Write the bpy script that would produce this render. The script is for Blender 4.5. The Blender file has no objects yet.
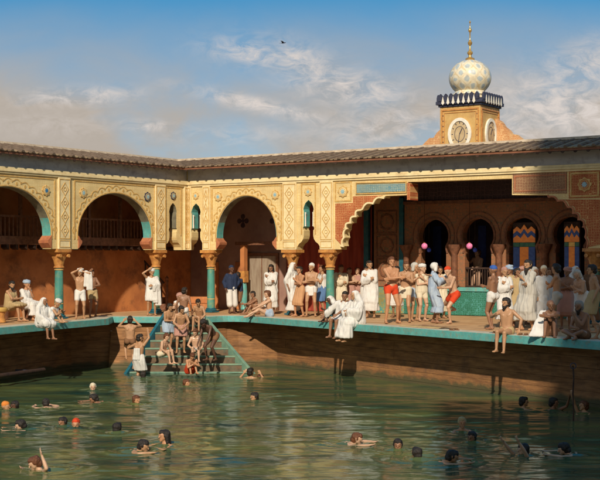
import bpy, bmesh, math, random
from mathutils import Vector, Matrix, noise
from math import sin, cos, pi, radians, tan, atan2, hypot
random.seed(7)
SC = bpy.context.scene
COL = SC.collection
V = Vector
# ------------------------------------------------------------------ camera
F = 1267.0 / 600.0            # focal length in picture widths
HZ = 259.0                    # horizon row of a 600 x 480 picture
EYE = 1.85                    # eye above the deck (deck top is z = 0)
WZ = -1.6                     # water level
cam = bpy.data.cameras.new('camera'); camo = bpy.data.objects.new('camera', cam); COL.objects.link(camo)
camo.location = (0, 0, EYE); camo.rotation_euler = (pi / 2, 0, 0)
cam.sensor_width = 36; cam.lens = 36 * F; cam.shift_y = (HZ - 240) / 600.0
cam.clip_start = 0.5; cam.clip_end = 6000
SC.camera = camo
# ------------------------------------------------------------------ light
SUN_EL = 33.0; SUN_AZ = 6.0   # light travels away from the camera, 6 degrees to the right
trav = V((sin(radians(SUN_AZ)) * cos(radians(SUN_EL)), cos(radians(SUN_AZ)) * cos(radians(SUN_EL)), -sin(radians(SUN_EL))))
sl = bpy.data.lights.new('sun', 'SUN'); sl.energy = 4.7; sl.angle = radians(0.8); sl.color = (1.0, 0.90, 0.74)
so = bpy.data.objects.new('sun', sl); COL.objects.link(so)
so.rotation_euler = trav.to_track_quat('-Z', 'Y').to_euler(); so.location = (-20, -40, 40)
SC.view_settings.view_transform = 'Standard'; SC.view_settings.look = 'None'
SC.view_settings.gamma = 1; SC.view_settings.exposure = 0.0
SC.view_settings.use_curve_mapping = False


def build_world():
    w = bpy.data.worlds.new('World'); SC.world = w; w.use_nodes = True
    nt = w.node_tree; N = nt.nodes; L = nt.links
    for n in list(N): N.remove(n)
    out = N.new('ShaderNodeOutputWorld'); bg = N.new('ShaderNodeBackground')
    tc = N.new('ShaderNodeTexCoord'); sep = N.new('ShaderNodeSeparateXYZ'); L.new(tc.outputs['Generated'], sep.inputs[0])

    def math_(op, a, b=None, c=None, clamp=False):
        n = N.new('ShaderNodeMath'); n.operation = op; n.use_clamp = clamp
        for i, v in enumerate((a, b, c)):
            if v is None: continue
            if isinstance(v, (int, float)): n.inputs[i].default_value = v
            else: L.new(v, n.inputs[i])
        return n.outputs[0]
    x, y, z = sep.outputs
    # steeper look-up, so that the deep blue comes down nearer the horizon
    zz = math_('MULTIPLY', z, 3.2)
    zz = math_('ADD', zz, 0.02)
    cmb = N.new('ShaderNodeCombineXYZ'); L.new(x, cmb.inputs[0]); L.new(y, cmb.inputs[1]); L.new(zz, cmb.inputs[2])
    nrm = N.new('ShaderNodeVectorMath'); nrm.operation = 'NORMALIZE'; L.new(cmb.outputs[0], nrm.inputs[0])
    sky = N.new('ShaderNodeTexSky'); sky.sky_type = 'NISHITA'; sky.sun_disc = False
    sky.sun_elevation = radians(SUN_EL); sky.sun_rotation = radians(180 + SUN_AZ)
    sky.air_density = 1.2; sky.dust_density = 0.6; sky.ozone_density = 2.0
    L.new(nrm.outputs[0], sky.inputs['Vector'])
    # cloud field in direction space
    ys = math_('MAXIMUM', math_('ABSOLUTE', y), 0.05)
    u = math_('DIVIDE', x, ys); v = math_('DIVIDE', z, ys)
    uv = N.new('ShaderNodeCombineXYZ'); L.new(u, uv.inputs[0]); L.new(v, uv.inputs[1])

    def noise_(scale, detail, rough, stretch=(1, 1, 1), dist=0.0):
        mp = N.new('ShaderNodeMapping'); mp.inputs['Scale'].default_value = stretch; L.new(uv.outputs[0], mp.inputs[0])
        n = N.new('ShaderNodeTexNoise'); n.inputs['Scale'].default_value = scale; n.inputs['Detail'].default_value = detail
        n.inputs['Roughness'].default_value = rough; n.inputs['Distortion'].default_value = dist; L.new(mp.outputs[0], n.inputs[0])
        return n.outputs[0]
    fine = noise_(48, 9, 0.68, (1, 2.0, 1), 0.8)
    mid = noise_(9, 5, 0.55, (1, 1.8, 1), 0.4)
    big = noise_(3.2, 3, 0.5, (1, 1.6, 1))

    def blob(px, py, sx, sy, rot, amp):
        u0 = (px - 300) / 1267; v0 = (HZ - py) / 1267; a = radians(rot)
        du = math_('SUBTRACT', u, u0); dv = math_('SUBTRACT', v, v0)
        p = math_('ADD', math_('MULTIPLY', du, cos(a)), math_('MULTIPLY', dv, sin(a)))
        q = math_('ADD', math_('MULTIPLY', du, -sin(a)), math_('MULTIPLY', dv, cos(a)))
        p = math_('DIVIDE', p, sx / 1267); q = math_('DIVIDE', q, sy / 1267)
        r = math_('ADD', math_('MULTIPLY', p, p), math_('MULTIPLY', q, q))
        return math_('MULTIPLY', math_('POWER', 2.718, math_('MULTIPLY', r, -1.0)), amp)
    blobs = [(75, 97, 55, 9, 3, 1.3), (148, 126, 30, 6, -3, 1.1), (262, 106, 70, 7, -13, 1.35), (255, 54, 46, 13, -8, 1.0), (60, 125, 70, 14, 0, .45), (230, 135, 80, 10, 0, .5),
             (305, 66, 52, 18, -20, 1.1), (350, 88, 60, 17, -12, 1.35), (395, 126, 80, 20, 4, 1.1), (560, 108, 66, 34, 0, 1.35),
             (585, 70, 60, 24, 20, 1.0), (520, 124, 45, 20, 0, 1.1), (430, 100, 60, 9, 0, .25)]
    acc = None
    for b in blobs:
        o = blob(*b); acc = o if acc is None else math_('MAXIMUM', acc, o)
    nz = math_('ADD', math_('MULTIPLY', fine, 0.66), math_('MULTIPLY', mid, 0.34))
    cl = math_('MULTIPLY', acc, math_('MULTIPLY', math_('SUBTRACT', nz, 0.42), 5.2), None, True)
    # thin veil, growing towards the horizon
    vs_ = math_('DIVIDE', math_('SUBTRACT', 0.215, v), 0.10, None, True)
    vs_ = math_('MULTIPLY', vs_, math_('ADD', math_('MULTIPLY', math_('SUBTRACT', big, 0.5), 2.4), math_('ADD', math_('MULTIPLY', math_('SUBTRACT', mid, 0.5), 1.2), 0.98)), None, True)
    veil = math_('MULTIPLY', vs_, 1.0, None, True)
    mx1 = N.new('ShaderNodeMixRGB'); L.new(veil, mx1.inputs[0]); tn = N.new('ShaderNodeMixRGB'); tn.blend_type = 'MULTIPLY'; tn.inputs[0].default_value = 1; tn.inputs[2].default_value = (0.30, 1.34, 1.56, 1); L.new(sky.outputs[0], tn.inputs[1]); L.new(tn.outputs[0], mx1.inputs[1]); mx1.inputs[2].default_value = (4.2, 3.7, 3.2, 1)
    mx2 = N.new('ShaderNodeMixRGB'); L.new(cl, mx2.inputs[0]); L.new(mx1.outputs[0], mx2.inputs[1]); mx2.inputs[2].default_value = (6.3, 5.7, 5.3, 1)
    sh = math_('MULTIPLY', math_('MULTIPLY', y, -1.6, None, True), .75)       # hazy warm air on the sun's side
    mx3 = N.new('ShaderNodeMixRGB'); L.new(sh, mx3.inputs[0]); L.new(mx2.outputs[0], mx3.inputs[1]); mx3.inputs[2].default_value = (5.2, 4.3, 3.3, 1)
    L.new(mx3.outputs[0], bg.inputs[0]); bg.inputs[1].default_value = 0.112
    L.new(bg.outputs[0], out.inputs[0])


build_world()


# ------------------------------------------------------------------ helpers
def at(px, py, z=0.0):
    """point on the horizontal plane z that the photograph shows at px, py"""
    Y = (EYE - z) * 1267.0 / (py - HZ)
    return V(((px - 300) / 1267.0 * Y, Y, z))


def atY(px, py, Y):
    return V(((px - 300) / 1267.0 * Y, Y, EYE + (HZ - py) * Y / 1267.0))


MATS = {}


def mat(name, c1, c2=None, rough=0.8, scale=4.0, bump=0.15, metallic=0.0, spec=0.35, emit=0.0, detail=6, bscale=None, stretch=(1, 1, 1), dirt=None):
    if name in MATS: return MATS[name]
    m = bpy.data.materials.new(name); m.use_nodes = True; nt = m.node_tree; N = nt.nodes; L = nt.links
    b = N['Principled BSDF']; b.inputs['Roughness'].default_value = rough; b.inputs['Metallic'].default_value = metallic
    b.inputs['Specular IOR Level'].default_value = spec
    if c2 is None: c2 = tuple(x * 0.72 for x in c1)
    tc = N.new('ShaderNodeTexCoord'); mp = N.new('ShaderNodeMapping'); mp.inputs['Scale'].default_value = stretch
    L.new(tc.outputs['Object'], mp.inputs[0])
    n = N.new('ShaderNodeTexNoise'); n.inputs['Scale'].default_value = scale; n.inputs['Detail'].default_value = detail; n.inputs['Roughness'].default_value = 0.6
    L.new(mp.outputs[0], n.inputs[0])
    r = N.new('ShaderNodeValToRGB'); r.color_ramp.elements[0].position = 0.3; r.color_ramp.elements[1].position = 0.68
    r.color_ramp.elements[0].color = (*c2, 1); r.color_ramp.elements[1].color = (*c1, 1)
    L.new(n.outputs[0], r.inputs[0]); col = r.outputs[0]
    if dirt:
        n3 = N.new('ShaderNodeTexNoise'); n3.inputs['Scale'].default_value = dirt[1]; n3.inputs['Detail'].default_value = 8; n3.inputs['Roughness'].default_value = 0.7
        L.new(tc.outputs['Object'], n3.inputs[0])
        r3 = N.new('ShaderNodeValToRGB'); r3.color_ramp.elements[0].position = 0.5; r3.color_ramp.elements[1].position = 0.72
        L.new(n3.outputs[0], r3.inputs[0])
        mx = N.new('ShaderNodeMixRGB'); mm = N.new('ShaderNodeMath'); mm.operation = 'MULTIPLY'; mm.inputs[1].default_value = dirt[2]
        L.new(r3.outputs[0], mm.inputs[0]); L.new(mm.outputs[0], mx.inputs[0]); L.new(col, mx.inputs[1]); mx.inputs[2].default_value = (*dirt[0], 1)
        col = mx.outputs[0]
    rr_ = N.new('ShaderNodeMapRange'); rr_.inputs[1].default_value = .35; rr_.inputs[2].default_value = .65; rr_.inputs[3].default_value = min(1, rough + .08); rr_.inputs[4].default_value = max(.05, rough - .22)
    L.new(n.outputs[0], rr_.inputs[0]); L.new(rr_.outputs[0], b.inputs['Roughness'])
    L.new(col, b.inputs['Base Color'])
    if bump:
        bp = N.new('ShaderNodeBump'); bp.inputs['Strength'].default_value = bump; bp.inputs['Distance'].default_value = 0.02
        n2 = N.new('ShaderNodeTexNoise'); n2.inputs['Scale'].default_value = bscale or scale * 5; n2.inputs['Detail'].default_value = 6
        L.new(mp.outputs[0], n2.inputs[0]); L.new(n2.outputs[0], bp.inputs['Height']); L.new(bp.outputs[0], b.inputs['Normal'])
    if emit:
        L.new(col, b.inputs['Emission Color']); b.inputs['Emission Strength'].default_value = emit
    MATS[name] = m
    return m


def arabesque(name, ground, line, scale=5.0, width=0.055, rough=0.75, second=None):
    """plaster painted with a fine tracery: rings and interlacing cells"""
    if name in MATS: return MATS[name]
    m = bpy.data.materials.new(name); m.use_nodes = True; nt = m.node_tree; N = nt.nodes; L = nt.links
    b = N['Principled BSDF']; b.inputs['Roughness'].default_value = rough; b.inputs['Specular IOR Level'].default_value = 0.25
    tc = N.new('ShaderNodeTexCoord')
    mp = N.new('ShaderNodeMapping'); mp.inputs['Scale'].default_value = (1, 0.01, 1); L.new(tc.outputs['Object'], mp.inputs[0])
    dn = N.new('ShaderNodeTexNoise'); dn.inputs['Scale'].default_value = 6; L.new(mp.outputs[0], dn.inputs[0])
    ad = N.new('ShaderNodeMixRGB'); ad.blend_type = 'ADD'; ad.inputs[0].default_value = 0.06; L.new(mp.outputs[0], ad.inputs[1]); L.new(dn.outputs['Color'], ad.inputs[2])
    vo = N.new('ShaderNodeTexVoronoi'); vo.feature = 'DISTANCE_TO_EDGE'; vo.inputs['Scale'].default_value = scale; vo.inputs['Randomness'].default_value = 0.35
    L.new(ad.outputs[0], vo.inputs['Vector'])
    v2 = N.new('ShaderNodeTexVoronoi'); v2.feature = 'F1'; v2.inputs['Scale'].default_value = scale; v2.inputs['Randomness'].default_value = 0.35
    L.new(ad.outputs[0], v2.inputs['Vector'])
    r1 = N.new('ShaderNodeValToRGB'); r1.color_ramp.elements[0].position = width; r1.color_ramp.elements[1].position = width + 0.03
    r1.color_ramp.elements[0].color = (1, 1, 1, 1); r1.color_ramp.elements[1].color = (0, 0, 0, 1); L.new(vo.outputs['Distance'], r1.inputs[0])
    r2 = N.new('ShaderNodeValToRGB'); r2.color_ramp.elements[0].position = 0.22; r2.color_ramp.elements[0].color = (0, 0, 0, 1)
    e = r2.color_ramp.elements.new(0.26); e.color = (1, 1, 1, 1); e = r2.color_ramp.elements.new(0.32); e.color = (0, 0, 0, 1)
    r2.color_ramp.elements[-1].color = (0, 0, 0, 1); L.new(v2.outputs['Distance'], r2.inputs[0])
    mxl = N.new('ShaderNodeMixRGB'); mxl.blend_type = 'LIGHTEN'; mxl.inputs[0].default_value = 1; L.new(r1.outputs[0], mxl.inputs[1]); L.new(r2.outputs[0], mxl.inputs[2])
    nz = N.new('ShaderNodeTexNoise'); nz.inputs['Scale'].default_value = 2.2; nz.inputs['Detail'].default_value = 7; L.new(tc.outputs['Object'], nz.inputs[0])
    rg = N.new('ShaderNodeValToRGB'); rg.color_ramp.elements[0].position = 0.3; rg.color_ramp.elements[1].position = 0.7
    rg.color_ramp.elements[0].color = (*(x * 0.78 for x in ground), 1); rg.color_ramp.elements[1].color = (*ground, 1); L.new(nz.outputs[0], rg.inputs[0])
    wear = N.new('ShaderNodeMath'); wear.operation = 'MULTIPLY'; L.new(mxl.outputs[0], wear.inputs[0])
    rw = N.new('ShaderNodeValToRGB'); rw.color_ramp.elements[0].position = 0.35; rw.color_ramp.elements[0].color = (.45, .45, .45, 1); rw.color_ramp.elements[1].position = 0.6
    L.new(nz.outputs[0], rw.inputs[0]); L.new(rw.outputs[0], wear.inputs[1])
    mx = N.new('ShaderNodeMixRGB'); L.new(wear.outputs[0], mx.inputs[0]); L.new(rg.outputs[0], mx.inputs[1]); mx.inputs[2].default_value = (*line, 1)
    gn = N.new('ShaderNodeTexNoise'); gn.inputs['Scale'].default_value = 1.3; gn.inputs['Detail'].default_value = 10; gn.inputs['Roughness'].default_value = .75; L.new(tc.outputs['Object'], gn.inputs[0])
    gr = N.new('ShaderNodeValToRGB'); gr.color_ramp.elements[0].position = .46; gr.color_ramp.elements[1].position = .74; gr.color_ramp.elements[1].color = (.6, .6, .6, 1); L.new(gn.outputs[0], gr.inputs[0])
    mg = N.new('ShaderNodeMixRGB'); L.new(gr.outputs[0], mg.inputs[0]); L.new(mx.outputs[0], mg.inputs[1]); mg.inputs[2].default_value = (*(q * .5 for q in (ground[0], ground[1] * .85, ground[2] * .7)), 1)
    L.new(mg.outputs[0], b.inputs['Base Color'])
    bp = N.new('ShaderNodeBump'); bp.inputs['Strength'].default_value = 0.25; bp.inputs['Distance'].default_value = 0.01
    L.new(mxl.outputs[0], bp.inputs['Height']); L.new(bp.outputs[0], b.inputs['Normal'])
    MATS[name] = m
    return m


class MB:
    def __init__(s): s.v = []; s.f = []; s.m = []

    def add(s, vs, fs, m=0):
        o = len(s.v); s.v += [tuple(v) for v in vs]; s.f += [tuple(i + o for i in f) for f in fs]; s.m += [m] * len(fs)
        return s

    def box(s, x0, x1, y0, y1, z0, z1, m=0, M=None):
        vs = [V((x, y, z)) for z in (z0, z1) for (x, y) in ((x0, y0), (x1, y0), (x1, y1), (x0, y1))]
        if M is not None: vs = [M @ v for v in vs]
        return s.add(vs, [(3, 2, 1, 0), (4, 5, 6, 7), (0, 1, 5, 4), (1, 2, 6, 5), (2, 3, 7, 6), (3, 0, 4, 7)], m)

    def prism(s, poly, y0, y1, m=0):
        """poly of (x, z) swept from y0 (front) to y1"""
        a = sum(poly[i][0] * poly[(i + 1) % len(poly)][1] - poly[(i + 1) % len(poly)][0] * poly[i][1] for i in range(len(poly)))
        if a < 0: poly = poly[::-1]
        n = len(poly)
        vs = [(x, y0, z) for x, z in poly] + [(x, y1, z) for x, z in poly]
        fs = [tuple(range(n)), tuple(range(2 * n - 1, n - 1, -1))]
        fs += [(i, i + n, (i + 1) % n + n, (i + 1) % n) for i in range(n)]
        return s.add(vs, fs, m)

    def slab(s, poly, z0, z1, m=0):
        """poly of (x, y) swept from z0 to z1"""
        a = sum(poly[i][0] * poly[(i + 1) % len(poly)][1] - poly[(i + 1) % len(poly)][0] * poly[i][1] for i in range(len(poly)))
        if a < 0: poly = poly[::-1]
        n = len(poly)
        vs = [(x, y, z0) for x, y in poly] + [(x, y, z1) for x, y in poly]
        fs = [tuple(range(n - 1, -1, -1)), tuple(range(n, 2 * n))]
        fs += [(i, (i + 1) % n, (i + 1) % n + n, i + n) for i in range(n)]
        return s.add(vs, fs, m)

    def cyl(s, p0, p1, r0, r1=None, n=12, m=0):
        p0 = V(p0); p1 = V(p1); r1 = r0 if r1 is None else r1
        d = (p1 - p0).normalized(); a = d.orthogonal().normalized(); b = d.cross(a)
        vs = [p0 + (a * cos(2 * pi * i / n) + b * sin(2 * pi * i / n)) * r0 for i in range(n)] + [p1 + (a * cos(2 * pi * i / n) + b * sin(2 * pi * i / n)) * r1 for i in range(n)]
        fs = [(i, (i + 1) % n, (i + 1) % n + n, i + n) for i in range(n)] + [tuple(range(n - 1, -1, -1)), tuple(range(n, 2 * n))]
        return s.add(vs, fs, m)

    def tube(s, pts, r, n=8, m=0):
        for a, b in zip(pts, pts[1:]): s.cyl(a, b, r, r, n, m)
        return s

    def lathe(s, prof, c=(0, 0, 0), n=24, m=0, fn=None):
        c = V(c); vs = []; fs = []
        for k, (r, z) in enumerate(prof):
            for i in range(n):
                a = 2 * pi * i / n; rr = r * (fn(a, z) if fn else 1)
                vs.append(c + V((rr * cos(a), rr * sin(a), z)))
        for k in range(len(prof) - 1):
            for i in range(n):
                j = (i + 1) % n; fs.append((k * n + i, k * n + j, (k + 1) * n + j, (k + 1) * n + i))
        fs.append(tuple(range(n - 1, -1, -1))); fs.append(tuple((len(prof) - 1) * n + i for i in range(n)))
        return s.add(vs, fs, m)

    def ribbon(s, pts, w, y0, y1, closed=False, m=0):
        """flat mitred band of width w along (x, z) points, from y0 (front) to y1"""
        P = [V((p[0], p[1])) for p in pts]; n = len(P); L = []; R = []
        for i in range(n):
            a = P[i - 1] if (i > 0 or closed) else None; b = P[(i + 1) % n] if (i < n - 1 or closed) else None
            d1 = (P[i] - a).normalized() if a is not None else None; d2 = (b - P[i]).normalized() if b is not None else None
            if d1 is None: d1 = d2
            if d2 is None: d2 = d1
            t = (d1 + d2)
            t = t.normalized() if t.length > 1e-6 else d1
            nn = V((-t.y, t.x)); k = max(0.35, nn.dot(V((-d1.y, d1.x)))); L.append(P[i] + nn * w / 2 / k); R.append(P[i] - nn * w / 2 / k)
        vs = []
        for i in range(n): vs += [(L[i].x, y0, L[i].y), (R[i].x, y0, R[i].y), (R[i].x, y1, R[i].y), (L[i].x, y1, L[i].y)]
        fs = []
        for i in range(n if closed else n - 1):
            j = (i + 1) % n
            for k in range(4): fs.append((i * 4 + k, i * 4 + (k + 1) % 4, j * 4 + (k + 1) % 4, j * 4 + k))
        if not closed: fs += [(3, 2, 1, 0), tuple((n - 1) * 4 + k for k in range(4))]
        return s.add(vs, fs, m)

    def xf(s, M):
        s.v = [tuple(M @ V(v)) for v in s.v]; return s

    def build(s, name, mats, parent=None, smooth=False, bevel=0.0):
        me = bpy.data.meshes.new(name); me.from_pydata(s.v, [], s.f); me.update()
        if not isinstance(mats, (list, tuple)): mats = [mats]
        for m in mats: me.materials.append(m)
        me.polygons.foreach_set('material_index', s.m)
        bm = bmesh.new(); bm.from_mesh(me); bmesh.ops.recalc_face_normals(bm, faces=bm.faces); bm.to_mesh(me); bm.free()
        if smooth:
            me.polygons.foreach_set('use_smooth', [True] * len(me.polygons))
            try: me.set_sharp_from_angle(angle=radians(40))
            except Exception: pass
        o = bpy.data.objects.new(name, me); COL.objects.link(o)
        if parent is not None: o.parent = parent
        if bevel:
            b = o.modifiers.new('bevel', 'BEVEL'); b.width = bevel; b.segments = 2; b.limit_method = 'ANGLE'
        return o


def tag(o, label=None, cat=None, group=None, kind=None):
    if label: o['label'] = label
    if cat: o['category'] = cat
    if group: o['group'] = group
    if kind: o['kind'] = kind
    return o


def thing(name, label, cat, loc=(0, 0, 0), rz=0.0, group=None):
    o = bpy.data.objects.new(name, None); COL.objects.link(o); o.location = loc; o.rotation_euler = (0, 0, rz)
    o.empty_display_size = 0.3
    return tag(o, label, cat, group)


# ------------------------------------------------------------------ materials
CREAM = (0.74, 0.60, 0.36)
m_cream = arabesque('cream plaster tracery', (0.82, 0.63, 0.31), (0.62, 0.41, 0.15), 10, 0.045)
m_plain = mat('cream plaster', (0.82, 0.68, 0.40), (0.68, 0.52, 0.27), 0.8, 3.0, 0.2, dirt=((0.45, 0.33, 0.18), 5, 0.5))
m_ochre = mat('ochre gilt trim', (0.62, 0.38, 0.11), (0.44, 0.25, 0.08), 0.6, 6, 0.3, dirt=((.66, .52, .28), 9, .8))
m_redpan = arabesque('red painted panel', (0.44, 0.10, 0.035), (0.62, 0.36, 0.14), 13, 0.06)
m_grey = mat('grey frieze paint', (0.46, 0.43, 0.42), (0.33, 0.31, 0.31), 0.85, 2.5, 0.2, stretch=(0.3, 1, 2), dirt=((.12, .10, .09), 3, .6))
m_rust = mat('rust red fascia', (0.26, 0.10, 0.05), (0.15, 0.06, 0.03), 0.8, 5, 0.3)
m_tile = mat('brown roof tile', (0.30, 0.20, 0.12), (0.15, 0.10, 0.06), 0.85, 3.5, 0.5, dirt=((.36, .31, .17), 2.5, .7))
m_tiled = mat('dark tile channel', (0.17, 0.115, 0.075), (0.09, 0.06, 0.04), 0.9, 5, 0.4)
m_ridge = mat('pale ridge mortar', (0.52, 0.42, 0.30), (0.34, 0.25, 0.17), 0.9, 6, 0.4)
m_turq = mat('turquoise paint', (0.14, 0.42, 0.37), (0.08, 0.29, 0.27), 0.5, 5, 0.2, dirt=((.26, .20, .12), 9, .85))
m_sofshade = mat('olive brown soffit shade', (0.22, 0.20, 0.13), (0.12, 0.10, 0.07), 0.7, 5, 0.2)  # shade inside the openings, put into the soffit colour
m_turqd = mat('deep teal paint', (0.015, 0.13, 0.17), (0.01, 0.075, 0.11), 0.5, 6, 0.2, dirt=((.12, .16, .12), 8, .5))
m_col = mat('green column marble', (0.10, 0.32, 0.25), (0.03, 0.15, 0.14), 0.36, 3.5, 0.05, spec=.5, stretch=(1, 1, .35), dirt=((.28, .30, .12), 5, .7))
m_cap = mat('gilded capital', (0.62, 0.30, 0.08), (0.34, 0.13, 0.04), 0.5, 9, 0.4)
m_coral = mat('coral corbel paint', (0.50, 0.19, 0.08), (0.32, 0.10, 0.05), 0.7, 8, 0.3)
m_blue = mat('blue enamel', (0.04, 0.22, 0.42), (0.02, 0.10, 0.24), 0.3, 20, 0.1, spec=.6)
m_pblue = mat('pale blue enamel', (0.34, 0.50, 0.52), (0.20, 0.34, 0.40), 0.35, 20, 0.1)
m_navy = mat('dark slate trim', (0.05, 0.055, 0.09), (0.02, 0.02, 0.04), 0.6, 8, 0.2)
m_gwall = mat('burnt orange gallery wall', (0.56, 0.215, 0.07), (0.36, 0.12, 0.04), 0.85, 1.3, 0.25, detail=9, dirt=((.13, .055, .03), 1.6, .9))
m_dark = mat('dark brown timber', (0.055, 0.028, 0.017), (0.025, 0.012, 0.009), 0.8, 6, 0.3)
m_beam = mat('reddish carved timber', (0.24, 0.10, 0.05), (0.10, 0.04, 0.022), 0.75, 9, 0.4)
m_mauve = mat('mauve brown plaster', (0.36, 0.215, 0.16), (0.23, 0.125, 0.10), 0.9, 1.6, 0.2, detail=9)
m_redw = mat('crimson hanging', (0.42, 0.075, 0.04), (0.25, 0.035, 0.022), 0.9, 2.0, 0.3, stretch=(3, 1, .5))
m_carv = arabesque('carved red brown panel', (0.36, 0.15, 0.07), (0.16, 0.12, 0.07), 9, 0.05)
m_door = mat('pale door panel', (0.36, 0.29, 0.21), (0.22, 0.15, 0.10), 0.8, 3, 0.2, stretch=(3, 1, .5))
m_dado = arabesque('green glazed tiles', (0.035, 0.17, 0.10), (0.09, 0.30, 0.27), 15, 0.07, 0.35)
m_ydado = arabesque('yellow and teal tiles', (0.42, 0.34, 0.10), (0.07, 0.30, 0.28), 13, 0.10, 0.4)
m_frz = arabesque('blue frieze tiles', (0.34, 0.42, 0.36), (0.07, 0.22, 0.30), 14, 0.09, 0.5)
m_rfrz = arabesque('dim red frieze', (0.30, 0.14, 0.08), (0.46, 0.30, 0.15), 12, 0.08)
m_white = mat('white plaster', (0.80, 0.76, 0.66), (0.62, 0.56, 0.46), 0.7, 6, 0.2)
m_deck = mat('sandstone deck', (0.62, 0.38, 0.19), (0.42, 0.23, 0.10), 0.8, 1.5, 0.25, detail=9, dirt=((.25, .13, .07), 1.2, .6))
m_cope = mat('pale coping stone', (0.58, 0.52, 0.40), (0.40, 0.33, 0.23), 0.8, 3, 0.3, dirt=((.30, .26, .18), 4, .6))
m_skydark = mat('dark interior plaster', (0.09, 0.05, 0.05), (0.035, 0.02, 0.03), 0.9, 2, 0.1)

# ------------------------------------------------------------------ the setting: ground, water, deck
g = MB().box(-3000, 3000, -1500, 4500, -2.9, -2.6).build('ground', mat('earth ground', (0.20, 0.15, 0.10), None, 0.95, 0.5, 0.3)); tag(g, kind='structure')


# swimmers: picture column, picture row of their waterline, facing, pose name, skin, label, head covering, its material name
SWIM = [
 (5, 410, 60, 'LOW', 'tan', 'swimmer with an orange cap at the left border', 'cap', 'c_orange'),
 (15, 409, -60, 'LOW', 'dark', 'dark-haired swimmer beside the orange cap at the left border', 'hair', None),
 (48, 408, 200, 'PRONE', 'pale', 'pale-shouldered swimmer moving away in the left shade', 'hair', None),
 (93, 390, 20, 'LOW', 'pale', 'fair head far off near the shaded left wall', 'hair', 'c_cream'),
 (104, 402, -80, 'PRONE', 'brown', 'swimmer lying low in the shade near the light boundary', 'hair', None),
 (63, 426, -30, 'LOW', 'brown', 'dark head just left of the scarlet cap', 'hair', None),
 (76, 428, 30, 'LOW', 'ruddy', 'swimmer in a scarlet cap in the left shade', 'cap', 'c_red'),
 (33, 429, -80, 'PRONE', 'pale', 'swimmer stretching left with pale arm in the left shade', 'hair', None),
 (52, 468, -60, 'RAISED', 'pale', 'swimmer lifting a bent elbow at the bottom left', 'hair', 'c_hairb'),
 (136, 403, 40, 'LOW', 'ruddy', 'auburn head in the bright green water below the steps', 'hair', 'c_hairb'),
 (143, 378, 190, 'LOW', 'dark', 'dark head near the left foot of the steps', 'hair', None),
 (165, 445, -40, 'UPR', 'ruddy', 'dark long-haired swimmer with bare shoulders in the bright water', 'long', None),
 (131, 450, 70, 'PRONE', 'tan', 'swimmer turned right with a submerged pale body', 'hair', None),
 (344, 443, 80, 'PRONE', 'pale', 'swimmer gliding right with arm forward in mid pool', 'hair', 'c_hairb'),
 (398, 449, 0, 'LOW', 'brown', 'dark head in the lower middle of the pool', 'hair', None),
 (417, 458, 180, 'LOW', 'tan', 'black-haired head seen from behind in the lower middle', 'hair', None),
 (438, 462, 85, 'PRONE', 'tan', 'swimmer making foam with head down right of the black-haired head', 'hair', None),
 (462, 431, 10, 'UPR', 'ruddy', 'blond bather facing the viewer with bare shoulders right of centre', 'hair', 'c_sand'),
 (472, 441, -30, 'LOW', 'brown', 'brown bather close behind the blond one', 'hair', None),
 (523, 409, 100, 'UPR', 'tan', 'dark-haired bather near the long right wall', 'hair', None),
 (186, 386, 20, 'LOW', 'ruddy', 'ruddy head just off the foot of the steps', 'hair', 'c_hairb'),
 (117, 432, 150, 'LOW', 'brown', 'black-haired head at the border of shade and bright water', 'hair', None),
 (255, 400, -60, 'LOW', 'tan', 'tan swimmer alone in the water right of the steps', 'hair', None),
 (524, 454, -60, 'HANDS', 'pale', 'bather raising both forearms out of the dark water', 'hair', None),
 (553, 410, 40, 'GRAB', 'brown', 'curly-haired bather by the rope on the right wall', 'hair', None),
 (583, 413.5, -50, 'GRAB2', 'tan', 'bather reaching one arm up to the rope on the right wall', 'hair', 'c_hairb'),
 (578, 454, -100, 'PRONE', 'pale', 'swimmer with black hair and pale shoulders at the lower right', 'hair', None),
]
SWIM_XY = [(lambda p: (p.x, p.y))(at(a[0], a[1], WZ)) for a in SWIM]


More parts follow.
